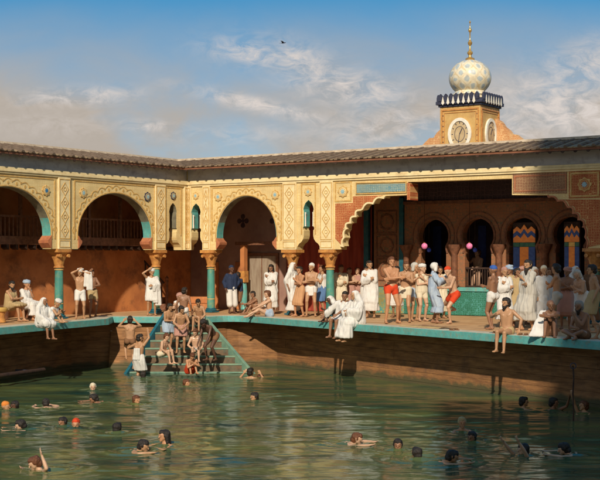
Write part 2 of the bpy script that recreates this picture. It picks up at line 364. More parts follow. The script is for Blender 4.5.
def build_water():
    x0, x1, y0, y1 = -18.0, 16.0, 6.0, 43.5; nx, ny = 420, 720
    me = bpy.data.meshes.new('water'); vs = []; fs = []
    for j in range(ny + 1):
        y = y0 + (y1 - y0) * j / ny
        for i in range(nx + 1):
            x = x0 + (x1 - x0) * i / nx
            h = 0.022 * noise.noise(V((x * 0.55, y * 0.9, 0.3))) + 0.019 * noise.noise(V((x * 1.25 + 4, y * 2.0, 1.7))) + 0.007 * noise.noise(V((x * 3.1, y * 4.6, 5.1))) + .003 * noise.noise(V((x * 6.5, y * 9, 2.1)))
            for (sx, sy) in SWIM_XY:
                d2 = (x - sx) ** 2 + (y - sy) ** 2
                if d2 < 2.2:
                    d = math.sqrt(d2); h += 0.028 * sin(d * 17) * math.exp(-d * 2.6)
            vs.append((x, y, h))
    for j in range(ny):
        for i in range(nx):
            a = j * (nx + 1) + i; fs.append((a, a + 1, a + nx + 2, a + nx + 1))
    me.from_pydata(vs, [], fs); me.update(); me.polygons.foreach_set('use_smooth', [True] * len(fs))
    m = bpy.data.materials.new('murky green water'); m.use_nodes = True; nt = m.node_tree; N = nt.nodes; L = nt.links
    b = N['Principled BSDF']; b.inputs['Roughness'].default_value = 0.10; b.inputs['IOR'].default_value = 1.33; b.inputs['Specular IOR Level'].default_value = 0.40; b.inputs['Specular Tint'].default_value = (0.62, 0.92, 0.66, 1)
    tc = N.new('ShaderNodeTexCoord'); mp = N.new('ShaderNodeMapping'); mp.inputs['Scale'].default_value = (0.35, 1.0, 1); L.new(tc.outputs['Object'], mp.inputs[0])
    n = N.new('ShaderNodeTexNoise'); n.inputs['Scale'].default_value = 0.9; n.inputs['Detail'].default_value = 8; n.inputs['Roughness'].default_value = .65; L.new(mp.outputs[0], n.inputs[0])
    r = N.new('ShaderNodeValToRGB'); r.color_ramp.elements[0].position = 0.34; r.color_ramp.elements[1].position = 0.66
    r.color_ramp.elements[0].color = (0.010, 0.050, 0.038, 1); r.color_ramp.elements[1].color = (0.120, 0.140, 0.042, 1)
    L.new(n.outputs[0], r.inputs[0]); L.new(r.outputs[0], b.inputs['Base Color'])
    n2 = N.new('ShaderNodeTexNoise'); n2.inputs['Scale'].default_value = 7; n2.inputs['Detail'].default_value = 4; L.new(mp.outputs[0], n2.inputs[0])
    bp = N.new('ShaderNodeBump'); bp.inputs['Strength'].default_value = 0.22; bp.inputs['Distance'].default_value = 0.03
    L.new(n2.outputs[0], bp.inputs['Height']); L.new(bp.outputs[0], b.inputs['Normal'])
    me.materials.append(m)
    o = bpy.data.objects.new('water', me); COL.objects.link(o); o.location = (0, 0, WZ); tag(o, kind='structure')


build_water()
# deck edge, from left to right (points the pool edge passes through)
E_L0 = at(-90, 335.5); E_L1 = at(108, 319.0); E_M0 = at(112, 317.0); E_S0 = at(166, 317.4); E_S1 = at(200, 317.4)
E_C = at(236, 315.6); E_R0 = at(300, 320.6); E_R1 = at(600, 342.0); qa = E_S1.lerp(E_C, .45); qb = E_C.lerp(E_R0, .40); E_CV = [qa.lerp(E_C, t / 7).lerp(E_C.lerp(qb, t / 7), t / 7) for t in range(8)]
dR = (E_R1 - E_R0).normalized(); E_R2 = E_R1 + dR * 6
edge = [E_L0, E_L1, E_M0, E_S0, E_S1] + E_CV + [E_R0, E_R1, E_R2]
poly = [(p.x, p.y) for p in edge] + [(26, 22), (26, 62), (-26, 62), (-26, 26)]
dk = MB().slab(poly, -0.17, -0.03).build('deck', m_deck)
tag(dk, kind='structure')
top = MB()
top.slab(poly, -0.03, 0.0)
tp = top.build('paving', m_deck); tag(tp, kind='structure')


def offset_line(pts, d):
    """pts moved d towards the building side (left of the direction of travel)"""
    out = []
    for i, p in enumerate(pts):
        a = pts[i - 1] if i else None; b = pts[i + 1] if i < len(pts) - 1 else None
        d1 = (p - a).normalized() if a is not None else None; d2 = (b - p).normalized() if b is not None else None
        if d1 is None: d1 = d2
        if d2 is None: d2 = d1
        t = (d1 + d2).normalized(); n = V((-t.y, t.x, 0)); k = max(.5, n.dot(V((-d1.y, d1.x, 0))))
        out.append(p + n * d / k)
    return out


def band(pts, d0, d1, z0, z1):
    a = offset_line(pts, d0); b = offset_line(pts, d1); m = MB(); n = len(pts); vs = []
    for p, q in zip(a, b): vs += [(p.x, p.y, z0), (p.x, p.y, z1), (q.x, q.y, z1), (q.x, q.y, z0)]
    fs = [(i * 4 + k, i * 4 + (k + 1) % 4, (i + 1) * 4 + (k + 1) % 4, (i + 1) * 4 + k) for i in range(n - 1) for k in range(4)]
    fs += [(0, 1, 2, 3), tuple((n - 1) * 4 + k for k in range(4))]
    return m.add(vs, fs)


# turquoise edging, a timber rail with coping above it
for nm, pts, lab in (('pool_edging', [E_L0, E_L1, E_M0, E_S0], 'turquoise painted edge board of the deck left of the steps'),
                     ('pool_edging', [E_S1] + E_CV + [E_R0, E_R1, E_R2], 'turquoise painted edge board of the deck right of the steps')):
    o = band(pts, -0.03, 0.03, -0.18, 0.012).build(nm, m_turq, bevel=0.008); tag(o, lab, 'edging')
    c = band(pts, 0.032, 0.55, -0.02, 0.016).build('coping', m_cope, o, bevel=0.006)

# ------------------------------------------------------------------ pool walls
m_plank = mat('weathered pool planks', (0.35, 0.165, 0.060), (0.15, 0.066, 0.028), 0.85, 1.6, 0.5, detail=9, bscale=8, stretch=(1, 1, 7), dirt=((.10, .055, .035), 1.7, .75))



def tide_line(m):
    nt = m.node_tree; N = nt.nodes; L = nt.links; b = N['Principled BSDF']; src = b.inputs['Base Color'].links[0].from_socket
    tc = N.new('ShaderNodeTexCoord'); sp_ = N.new('ShaderNodeSeparateXYZ'); L.new(tc.outputs['Object'], sp_.inputs[0])
    n = N.new('ShaderNodeTexNoise'); n.inputs['Scale'].default_value = 3; n.inputs['Detail'].default_value = 8; L.new(tc.outputs['Object'], n.inputs[0])
    a = N.new('ShaderNodeMath'); a.operation = 'MULTIPLY_ADD'; L.new(n.outputs[0], a.inputs[0]); a.inputs[1].default_value = .35; L.new(sp_.outputs[2], a.inputs[2])
    r = N.new('ShaderNodeMapRange'); r.inputs[1].default_value = WZ + .40; r.inputs[2].default_value = WZ + .30; r.inputs[3].default_value = 0; r.inputs[4].default_value = .85; L.new(a.outputs[0], r.inputs[0])
    mx = N.new('ShaderNodeMixRGB'); L.new(r.outputs[0], mx.inputs[0]); L.new(src, mx.inputs[1]); mx.inputs[2].default_value = (.06, .065, .03, 1); L.new(mx.outputs[0], b.inputs['Base Color'])


tide_line(m_plank)


def pool_wall(pts, label, batter=0.12, seed=1):
    """horizontal boards along a line of points, leaning slightly outwards towards the foot"""
    rnd = random.Random(seed); root = thing('pool_wall', label, 'wall', (pts[0].x, pts[0].y, 0)); P = [p - V((pts[0].x, pts[0].y, 0)) for p in pts]
    cum = [0.0]
    for a, b in zip(P, P[1:]): cum.append(cum[-1] + (b - a).length)
    nr = []
    for i in range(len(P)):
        d = V((0, 0, 0))
        if i: d += (P[i] - P[i - 1]).normalized()
        if i < len(P) - 1: d += (P[i + 1] - P[i]).normalized()
        d.normalize(); nr.append(V((d.y, -d.x, 0)))

    def pt(x, o, z):
        k = 0
        while k < len(P) - 2 and x > cum[k + 1]: k += 1
        t = (x - cum[k]) / (cum[k + 1] - cum[k]); q = P[k].lerp(P[k + 1], t) + nr[k].lerp(nr[k + 1], t) * o; return (q.x, q.y, z)
    m = MB(); rows = 8; h = (abs(WZ) + 0.55) / rows; L = cum[-1]
    for r in range(rows):
        z1 = -.19 - h * r; z0 = z1 - h + .007; x = 0.0
        while x < L - 1e-4:
            w = min(L - x, rnd.uniform(2.2, 4.2)) if L - x > 1.0 else L - x
            o = rnd.uniform(-.007, .007); cuts = [x] + [c for c in cum if x + .02 < c < x + w - .02] + [x + w - .005]
            vs = []
            for c in cuts:
                b1 = batter * (-z1 - .19) / 1.6 + o; b0 = batter * (-z0 - .19) / 1.6 + o
                vs += [pt(c, b0, z0), pt(c, b1, z1), pt(c, b1 - .1, z1), pt(c, b0 - .1, z0)]
            n = len(cuts); fs = [(i * 4 + k, i * 4 + (k + 1) % 4, (i + 1) * 4 + (k + 1) % 4, (i + 1) * 4 + k) for i in range(n - 1) for k in range(4)]
            m.add(vs, fs + [(0, 1, 2, 3), tuple((n - 1) * 4 + k for k in range(4))]); x += w
    m.build('boards', m_plank, root)
    vs = []
    for c in cum: vs += [pt(c, -.12, WZ - .8), pt(c, -.12, -.19), pt(c, -.2, -.19), pt(c, -.2, WZ - .8)]
    n = len(cum); MB().add(vs, [(i * 4 + k, i * 4 + (k + 1) % 4, (i + 1) * 4 + (k + 1) % 4, (i + 1) * 4 + k) for i in range(n - 1) for k in range(4)] + [(0, 1, 2, 3), tuple((n - 1) * 4 + k for k in range(4))]).build('backing', m_dark, root)
    return root


w_l = offset_line([E_L0, E_L1], 1.45)
wa = E_M0 + V((-.05, .25, 0)); wb = E_S0 + V((0.0, .22, 0))
pool_wall([w_l[0], w_l[1] + V((0.05, .2, 0))], 'shaded plank pool wall below the left deck', 0.05, 3)
pool_wall([w_l[1] + V((0.05, .2, 0)), wa], 'narrow shaded return of the pool wall at the end of the left deck', 0.05, 12)
pool_wall([wa, wb], 'sunlit plank pool wall left of the steps', 0.35, 4)
wc = E_S1 + V((0, .22, 0)); cv = offset_line(E_CV + [E_R0, E_R1, E_R2], 1.0)
c0 = E_CV[0]
cr_ = [wc] + [p.lerp(q, min(1, max(.22, k / 6))) for k, (p, q) in enumerate(zip(E_CV, cv))] + cv[8:]
pool_wall(cr_, 'long curving plank pool wall right of the steps, with a sunlit strip along its foot', 0.10, 8)

# ------------------------------------------------------------------ pool steps
def pool_steps():
    T0 = at(167, 317.4); T1 = at(199.5, 317.4)
    zb = WZ + 0.02
    B0 = at(131, 372.5, zb); B1 = at(247, 372.5, zb)
    c = (T0 + T1) / 2
    root = thing('pool_steps', 'flared wooden steps with teal stringers going down into the pool', 'steps', (c.x, c.y, 0))
    iv = V((-c.x, -c.y, 0)); n = 8
    T0, T1, B0, B1 = T0 + iv, T1 + iv, B0 + iv, B1 + iv
    B0 = B0 + (B0 - T0) * .12; B1 = B1 + (B1 - T1) * .12      # runs on a little below the surface
    for k in range(1, n + 1):
        f0 = (k - 0.6) / n; f1 = (k + 0.42) / n
        a0 = T0.lerp(B0, f0); b0 = T1.lerp(B1, f0); a1 = T0.lerp(B0, f1); b1 = T1.lerp(B1, f1); z = T0.lerp(B0, k / n).z
        m = MB().slab([(a0.x, a0.y), (b0.x, b0.y), (b1.x, b1.y), (a1.x, a1.y)], z - .05, z)
        t = m.build('tread', m_tread, root, bevel=.008)
        zp = T0.lerp(B0, (k - 1) / n).z
        MB().slab([(a0.x, a0.y + .02), (b0.x, b0.y + .02), (b0.x, b0.y), (a0.x, a0.y)], z, zp - .052).build('riser', m_riser, t)
        MB().slab([(a1.x, a1.y - .012), (b1.x, b1.y - .012), (b1.x, b1.y - .001), (a1.x, a1.y - .001)], z - .045, z - .003).build('nosing', m_strg, t)
    for s, (T, B) in ((-1, (T0, B0)), (1, (T1, B1))):
        d = (B - T).normalized(); side = V((d.y, -d.x, 0)).normalized() * 0.05
        m = MB(); up = V((0, 0, 0.16)); dn = V((0, 0, -0.22)); off = V((0.06 * s, 0, 0)); T_ = T + off + V((0, .02, 0.02)); B_ = B + off
        vs = [T_ + up - side, T_ + up + side, T_ + dn + side, T_ + dn - side, B_ + up - side, B_ + up + side, B_ + dn + side, B_ + dn - side]
        m.add(vs, [(0, 1, 2, 3), (7, 6, 5, 4), (0, 4, 5, 1), (1, 5, 6, 2), (2, 6, 7, 3), (3, 7, 4, 0)])
        m.build('stringer', m_turqd if s < 0 else m_strg, root, bevel=.01)
    return root


m_riser = mat('brown riser board', (0.17, 0.10, 0.05), (0.08, 0.05, 0.03), .7, 4, .3, dirt=((.05, .12, .09), 3, .7))
m_tread = mat('wet step timber', (0.30, 0.24, 0.13), (0.14, 0.14, 0.08), 0.5, 4, 0.3, dirt=((.05, .20, .17), 4, .8))
m_strg = mat('worn pale green paint', (0.20, 0.30, 0.20), (0.09, 0.19, 0.15), 0.6, 5, 0.3)
pool_steps()

# ------------------------------------------------------------------ wings of the bath house
UR = V((0.83037, -0.55721, 0)); CORNER = V((-3.94, 44.2, 0))
AR = atan2(UR.y, UR.x); AL = AR + pi / 2
MR = Matrix.Translation(CORNER) @ Matrix.Rotation(AR, 4, 'Z'); ML = Matrix.Translation(CORNER) @ Matrix.Rotation(AL, 4, 'Z')


def loc(M, px, py, d=0.0):
    """(x, z) in the wing's own frame of what the photograph shows at px, py on its plane y = d"""
    I = M.inverted(); o = I @ V((0, 0, EYE)); r = (I.to_3x3() @ V(((px - 300) / 1267.0, 1, (HZ - py) / 1267.0)))
    t = (d - o.y) / r.y; p = o + r * t
    return p.x, p.z


def RX(px, d=0.0): return loc(MR, px, 200, d)[0]
def LX(px, d=0.0): return loc(ML, px, 200, d)[0]


wingR = thing('bath_house', 'right wing of the bath house with cream arches, red hall and brown tiled eave', 'building', CORNER, AR)
wingL = thing('bath_house', 'left wing of the bath house with two large cream arches and orange back wall', 'building', CORNER, AL)
ZB = 2.16; ZT = 4.36; ZC = 4.56; ZE = 4.98; TH = 0.36; SPR = 2.62


def arc(cx, cz, r, a0, a1, n, ry=None):
    ry = ry or r
    return [(cx + r * cos(a0 + (a1 - a0) * i / n), cz + ry * sin(a0 + (a1 - a0) * i / n)) for i in range(n + 1)]


def notch_arch(x0, x1, crown=3.98, spr=SPR):
    """left to right outline of a round arch opening"""
    cx = (x0 + x1) / 2; r = (x1 - x0) / 2
    return [(x0, ZB)] + arc(cx, spr, r, pi, 0, 40, crown - spr) + [(x1, ZB)]


def notch_key(c, zt=3.78):
    """narrow keyhole opening that flares at the foot"""
    h = 0.185
    L = [(-.46, ZB), (-.44, ZB + .10), (-.37, ZB + .19), (-.27, ZB + .26), (-.21, ZB + .35), (-h, ZB + .45), (-h, ZB + .62), (-h - .035, ZB + .66), (-h - .035, ZB + .72), (-h, ZB + .76),
         (-h, zt - .38), (-h - .02, zt - .3), (-h + .01, zt - .2), (-h + .06, zt - .1), (-.04, zt - .03), (0, zt)]
    return [(c + x, z) for x, z in L] + [(c - x, z) for x, z in L[::-1][1:]]


def soffit(pts, y0, y1, th=0.012):
    """thin lining that follows an opening"""
    m = MB(); m.ribbon(pts, th, y0, y1); return m


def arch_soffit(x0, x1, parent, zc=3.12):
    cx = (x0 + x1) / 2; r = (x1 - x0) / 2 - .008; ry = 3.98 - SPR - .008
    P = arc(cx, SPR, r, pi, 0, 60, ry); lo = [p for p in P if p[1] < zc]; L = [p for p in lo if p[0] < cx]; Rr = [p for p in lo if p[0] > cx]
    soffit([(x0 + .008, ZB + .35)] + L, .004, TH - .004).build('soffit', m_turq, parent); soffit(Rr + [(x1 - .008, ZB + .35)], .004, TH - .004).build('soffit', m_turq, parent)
    soffit([L[-1]] + [p for p in P if p[1] >= zc] + [Rr[0]], .0045, TH - .0045).build('soffit', m_sofshade, parent)  # upper lining: its shade is painted in by the darker colour


def column(x, parent, ztop=ZB, y=0.18, label=None):
    m = MB().lathe([(.140, .15), (.138, .4), (.134, 1.0), (.124, 1.60)], (x, y, 0), 24)
    c = m.build('column', m_col, parent, True)
    b = MB(); b.box(x - .2, x + .2, y - .2, y + .2, 0.012, .06); b.lathe([(.19, .06), (.205, .085), (.19, .11), (.165, .12), (.175, .14), (.165, .16)], (x, y, 0), 24)
    b.build('base', m_turqd, c, True)
    k = MB()
    k.lathe([(.140, 1.56), (.165, 1.58), (.165, 1.61), (.140, 1.63), (.14, 1.66), (.15, 1.70), (.17, 1.80), (.215, 1.90), (.235, 1.93)], (x, y, 0), 32, fn=lambda a, z: 1 + (.07 * abs(sin(4 * a)) if 1.66 < z < 1.92 else 0))
    k.lathe([(.17, 1.93), (.18, 1.96), (.22, 2.02), (.27, 2.06)], (x, y, 0), 4 * 6, fn=lambda a, z: min(1.28, 1 / max(abs(cos(a)), abs(sin(a)))))
    k.box(x - .30, x + .30, y - .24, y + .24, 2.06, ZB - .003)
    for s in (-1, 1):
        k.cyl((x + s * .18, y - .26, 1.95), (x + s * .18, y - .12, 1.95), .055, .055, 12)
    k.build('capital', m_cap, c, True)
    rg = MB()
    for z in (.45, 1.5): rg.lathe([(.128, z), (.147, z + .01), (.147, z + .03), (.128, z + .04)], (x, y, 0), 24)
    rg.build('ring', m_ochre, c, True)
    return c


def rosette(x, z, r, y, parent, kind=0):
    mts = [(m_ochre, m_plain, m_blue), (m_ochre, m_plain, m_pblue), (m_navy, m_plain, m_pblue), (m_ochre, m_redpan, m_pblue)][kind]
    pts = [(x + (r if i % 2 == 0 else r * .80) * cos(pi * i / 8), z + (r if i % 2 == 0 else r * .80) * sin(pi * i / 8)) for i in range(16)]
    m = MB().prism(pts, y - .030, y + .01); m.prism(arc(x, z, r * .66, 0, 2 * pi, 24)[:-1], y - .036, y - .029, 1)
    m.ribbon(arc(x, z, r * .52, 0, 2 * pi, 24)[:-1], r * .08, y - .042, y - .035, True, 0)
    pts = [(x + (r * .42 if i % 2 == 0 else r * .27) * cos(pi * i / 8), z + (r * .42 if i % 2 == 0 else r * .27) * sin(pi * i / 8)) for i in range(16)]
    m.prism(pts, y - .046, y - .035, 2)
    return m.build('rosette', list(mts), parent)


def pilaster(x0, x1, parent, z0=ZB, z1=ZT):
    m = MB(); m.box(x0, x1, -.055, .0, z0 + .0, z1, 0)
    p = m.build('pilaster', m_plain, parent, bevel=.006)
    o = MB(); c = (x0 + x1) / 2; w = (x1 - x0) * .5 - .05; y = -.055
    o.ribbon([(x0 + .04, z0 + .32), (x0 + .04, z1 - .05), (x1 - .04, z1 - .05), (x1 - .04, z0 + .32)], .025, y - .012, y + .004, True)
    n = 4; hh = (z1 - z0 - .5) / n
    for i in range(n):
        zc = z0 + .36 + hh * (i + .5); k = w * .72
        o.ribbon([(c, zc - hh * .47), (c + k, zc), (c, zc + hh * .47), (c - k, zc)], .022, y - .012, y + .004, True)
        o.ribbon(arc(c, zc, k * .38, 0, 2 * pi, 12)[:-1], .018, y - .012, y + .004, True)
    o.ribbon([(x0 + .04, z0 + .06), (x0 + .04, z0 + .26), (x1 - .04, z0 + .26), (x1 - .04, z0 + .06)], .02, y - .012, y + .004, True)
    o.build('lattice', m_ochre, p)
    return p


def frame(x0, x1, z0, z1, parent, w=.05, m=None, y=0.0):
    o = MB().ribbon([(x0, z0), (x0, z1), (x1, z1), (x1, z0)], w, y - .016, y + .003, True)
    return o.build('moulding', m or m_ochre, parent)


def frame3(x0, x1, z0, z1, parent, w=.05):
    return MB().ribbon([(x0, z0), (x0, z1), (x1, z1), (x1, z0)], w, -.016, .003).build('moulding', m_ochre, parent)


def arch_band(x0, x1, crown, parent, spr=SPR):
    """scalloped painted band round an arch: lobes, beads and a lip"""
    cx = (x0 + x1) / 2; r = (x1 - x0) / 2; ry = crown - spr; n = 17
    pts = []
    for i in range(n):
        a0 = pi * i / n; a1 = pi * (i + 1) / n; am = (a0 + a1) / 2
        for k in range(7):
            b = a0 + (a1 - a0) * k / 6; bul = sin(pi * k / 6)
            pts.append((cx + (r + .17 + .085 * bul) * cos(b), spr + (ry + .17 + .085 * bul) * sin(b)))
    pts = [(cx + r + .17, ZB + .30)] + pts + [(cx - r - .17, ZB + .30)]
    m = MB(); m.ribbon(pts, .030, -.012, .003)
    lip = [(cx + r + .03, ZB + .30)] + arc(cx, spr, r + .03, 0, pi, 40, ry + .03) + [(cx - r - .03, ZB + .30)]
    m.ribbon(lip, .035, -.018, .003)
    for i in range(n):
        b = pi * (i + .5) / n; m.prism(arc(cx + (r + .125) * cos(b), spr + (ry + .125) * sin(b), .048, 0, 2 * pi, 12)[:-1], -.010, .003)
    return m.build('scalloped_band', m_ochre, parent)


def corbel(x, s, parent):
    m = MB()
    m.prism([(x, ZB + .03), (x + s * .02, ZB + .03), (x + s * .15, ZB + .18), (x + s * .16, ZB + .26), (x + s * .10, ZB + .30), (x, ZB + .42)], -.03, TH + .02)
    return m.build('corbel', m_coral, parent)


# ---- left wing front
LEND = -13.2
a2 = (LX(78), LX(151.5)); a1c = LX(51); a1w = a2[1] - a2[0]; a1 = (a1c - a1w, a1c)
kL = LX(173.0)
out = [(LEND, ZB)] + notch_arch(a1[0], a1[1]) + notch_arch(a2[0], a2[1]) + notch_key(kL) + [(0, ZB), (0, ZE), (LEND, ZE)]
MB().prism(out, 0, TH).build('wall', m_cream, wingL)
pL = [(LX(57.5), LX(69.5)), (LX(154.5), LX(164.8)), (a1[0] - .62, a1[0] - .12)]
for p in pL: pilaster(p[0], p[1], wingL)
for c in (LX(63.2), LX(160.0), a1[0] - .37): column(c, wingL)
for (x0, x1), rk in ((a1, (0, 0)), (a2, (1, 2))):
    arch_band(x0, x1, 3.98, wingL)
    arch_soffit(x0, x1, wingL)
    frame3(x0 - .16, x1 + .16, ZB + .32, ZT - .06, wingL)
    corbel(x0, 1, wingL); corbel(x1, -1, wingL)
    rosette(x0 + .22, 3.93, .17, 0, wingL, rk[0]); rosette(x1 - .22, 3.93, .17, 0, wingL, rk[1])
frame3(kL - .42, kL + .42, ZB + .5, ZT - .06, wingL); rosette(kL, 4.02, .15, 0, wingL, 2)
pilaster(-.20, -.005, wingL)
soffit(notch_key(kL)[8:-8], .004, TH - .004).build('soffit', m_sofshade, wingL)

# ---- right wing front
b1 = (RX(216.5), RX(276.5)); kR0 = RX(196.0); kR1 = RX(308.5)
REND = RX(640)
s0, s1 = RX(341), RX(588)                           # the wide hall opening
h0, h1 = RX(408), RX(512)


def lobes(x0, z0, x1, z1, n, dep):
    """lobed line of n cusps from one point to another, bulging to the left of the way"""
    P = []; d = V((x1 - x0, z1 - z0)); nn = V((-d.y, d.x)).normalized()
    for i in range(n):
        for k in range(8):
            t = (i + k / 8) / n; q = V((x0, z0)) + d * t + nn * dep * sin(pi * k / 8); P.append((q.x, q.y))
    return P + [(x1, z1)]


def zat(px, py, d=0): return loc(MR, px, py, d)[1]


hallL = [(s0, ZB), (s0, ZB + .12)] + lobes(RX(343), zat(343, 246), RX(346), zat(346, 229), 2, .05) + lobes(RX(346), zat(346, 229), RX(361), zat(361, 210), 3, .09) + lobes(RX(363), zat(363, 209), RX(384), zat(384, 198), 2, .10) + [(RX(385), zat(385, 196)), (h0, zat(408, 195)), (h0, zat(408, 182))]
hallR = [(h1, zat(512, 178.5)), (h1, zat(512, 195)), (RX(548), zat(548, 195))] + lobes(RX(549), zat(549, 197), RX(567), zat(567, 205), 2, .07) + lobes(RX(568), zat(568, 207), RX(584), zat(584, 226), 3, .09) + lobes(RX(584), zat(584, 226), RX(587), zat(587, 248), 2, .05) + [(s1, ZB + .08), (s1, ZB)]
out = [(0, ZB)] + notch_key(kR0) + notch_arch(b1[0], b1[1]) + notch_key(kR1) + hallL + hallR + [(REND, ZB), (REND, ZE), (0, ZE)]
MB().prism(out, 0, TH).build('wall', m_cream, wingR)
for x0, x1 in ((RX(203.2), RX(210.5)), (RX(283.2), RX(297)), (RX(320.5), RX(333.5))): pilaster(x0, x1, wingR)
pilaster(.02, .20, wingR)
for c in (RX(207.8), RX(289.6), RX(327.2), RX(593)): column(c, wingR)
arch_band(b1[0], b1[1], 3.98, wingR)
arch_soffit(b1[0], b1[1], wingR)
corbel(b1[0], 1, wingR); corbel(b1[1], -1, wingR)
frame3(RX(212), RX(281.5), ZB + .32, ZT - .06, wingR)
rosette(RX(218.5), 3.98, .17, 0, wingR, 1); rosette(RX(275.5), 3.98, .17, 0, wingR, 1)
frame3(kR1 - .27, kR1 + .27, ZB + .5, ZT - .06, wingR); rosette(kR1, 4.04, .15, 0, wingR, 1)
rosette(kR0, 4.04, .14, 0, wingR, 1)
for k in (kR0, kR1):
    soffit(notch_key(k)[8:-8], .004, TH - .004).build('soffit', m_turq, wingR)
    cm = MB()
    for s in (-1, 1): cm.lathe([(.028, ZB + .76), (.024, ZB + .8), (.022, ZB + 1.15), (.03, ZB + 1.2), (.03, ZB + 1.22)], (k + s * .15, .05, 0), 12)
    cm.build('colonnette', m_white, wingR, True)
# star square and red panels left of the hall
z1a = ZT - .05
frame(RX(335.5), RX(351), zat(343, 201), z1a, wingR); rosette(RX(343.2), (zat(343, 201) + z1a) / 2, .20, 0, wingR, 1)
xa, xb = RX(357), RX(407)
MB().prism([(xa, zat(357, 193)), (xb, zat(407, 191)), (xb, zat(407, 183.5)), (xa, zat(357, 184.5))], -.02, .003).build('tile_frieze', m_frz, wingR)
MB().ribbon([(xa - .02, zat(357, 194)), (xa - .02, zat(357, 183)), (xb - .02, zat(407, 181.8)), (xb - .02, zat(407, 192.5))], .03, -.035, .003, True).build('moulding', m_ochre, wingR)
MB().box(h0 - .01, h0 + .10, -.05, TH + .1, zat(408, 200), zat(408, 183)).build('bracket', m_redpan, wingR)
# painted red ground behind the lobed edge
i0 = [p for p in hallL[2:-3]]
redL = [(RX(335.5), ZB + .35), (RX(335.5), zat(343, 203.5)), (RX(353), zat(353, 203)), (RX(353), zat(353, 196.5)), (RX(383), zat(383, 195.5))] + [(p[0] - .05, p[1] + .03) for p in i0[::-1] if p[0] < RX(382)]
MB().prism(redL, -.014, .003).build('panel', m_redpan, wingR)
MB().ribbon([(p[0], p[1]) for p in hallL[1:-2]], .055, -.045, .02).build('lobed_lip', m_plain, wingR)
MB().ribbon([(p[0], p[1]) for p in hallR[2:-1]], .045, -.04, .02).build('lobed_lip', m_coral, wingR)
# right side friezes, in red
MB().prism([(h1 + .03, zat(512, 193.5)), (RX(567), zat(567, 193.5)), (RX(567), ZT), (h1 + .03, ZT)], -.014, .003).build('panel', m_rfrz, wingR)
frame(h1 + .10, RX(566), zat(540, 190.5), ZT - .08, wingR, .03, m_coral, -.012)
MB().prism([(RX(569), zat(585, 198)), (RX(600), zat(585, 198)), (RX(600), ZT), (RX(569), ZT)], -.014, .003).build('panel', m_redpan, wingR)
frame(RX(571), RX(598.5), zat(585, 196), ZT - .06, wingR, .05, m_ochre, -.012); rosette(RX(585), (zat(585, 196) + ZT - .06) / 2, .22, -.012, wingR, 3)
redR = [(RX(600), ZB + .1), (RX(600), zat(585, 200)), (RX(560), zat(560, 200))] + [(p[0] + .05, p[1] + .03) for p in hallR[3:-2] if p[0] > RX(562)]
MB().prism(redR, -.014, .003).build('panel', m_redpan, wingR)
MB().prism([(RX(603), ZB), (REND, ZB), (REND, ZT), (RX(603), ZT)], -.02, .003).build('panel', m_redpan, wingR)


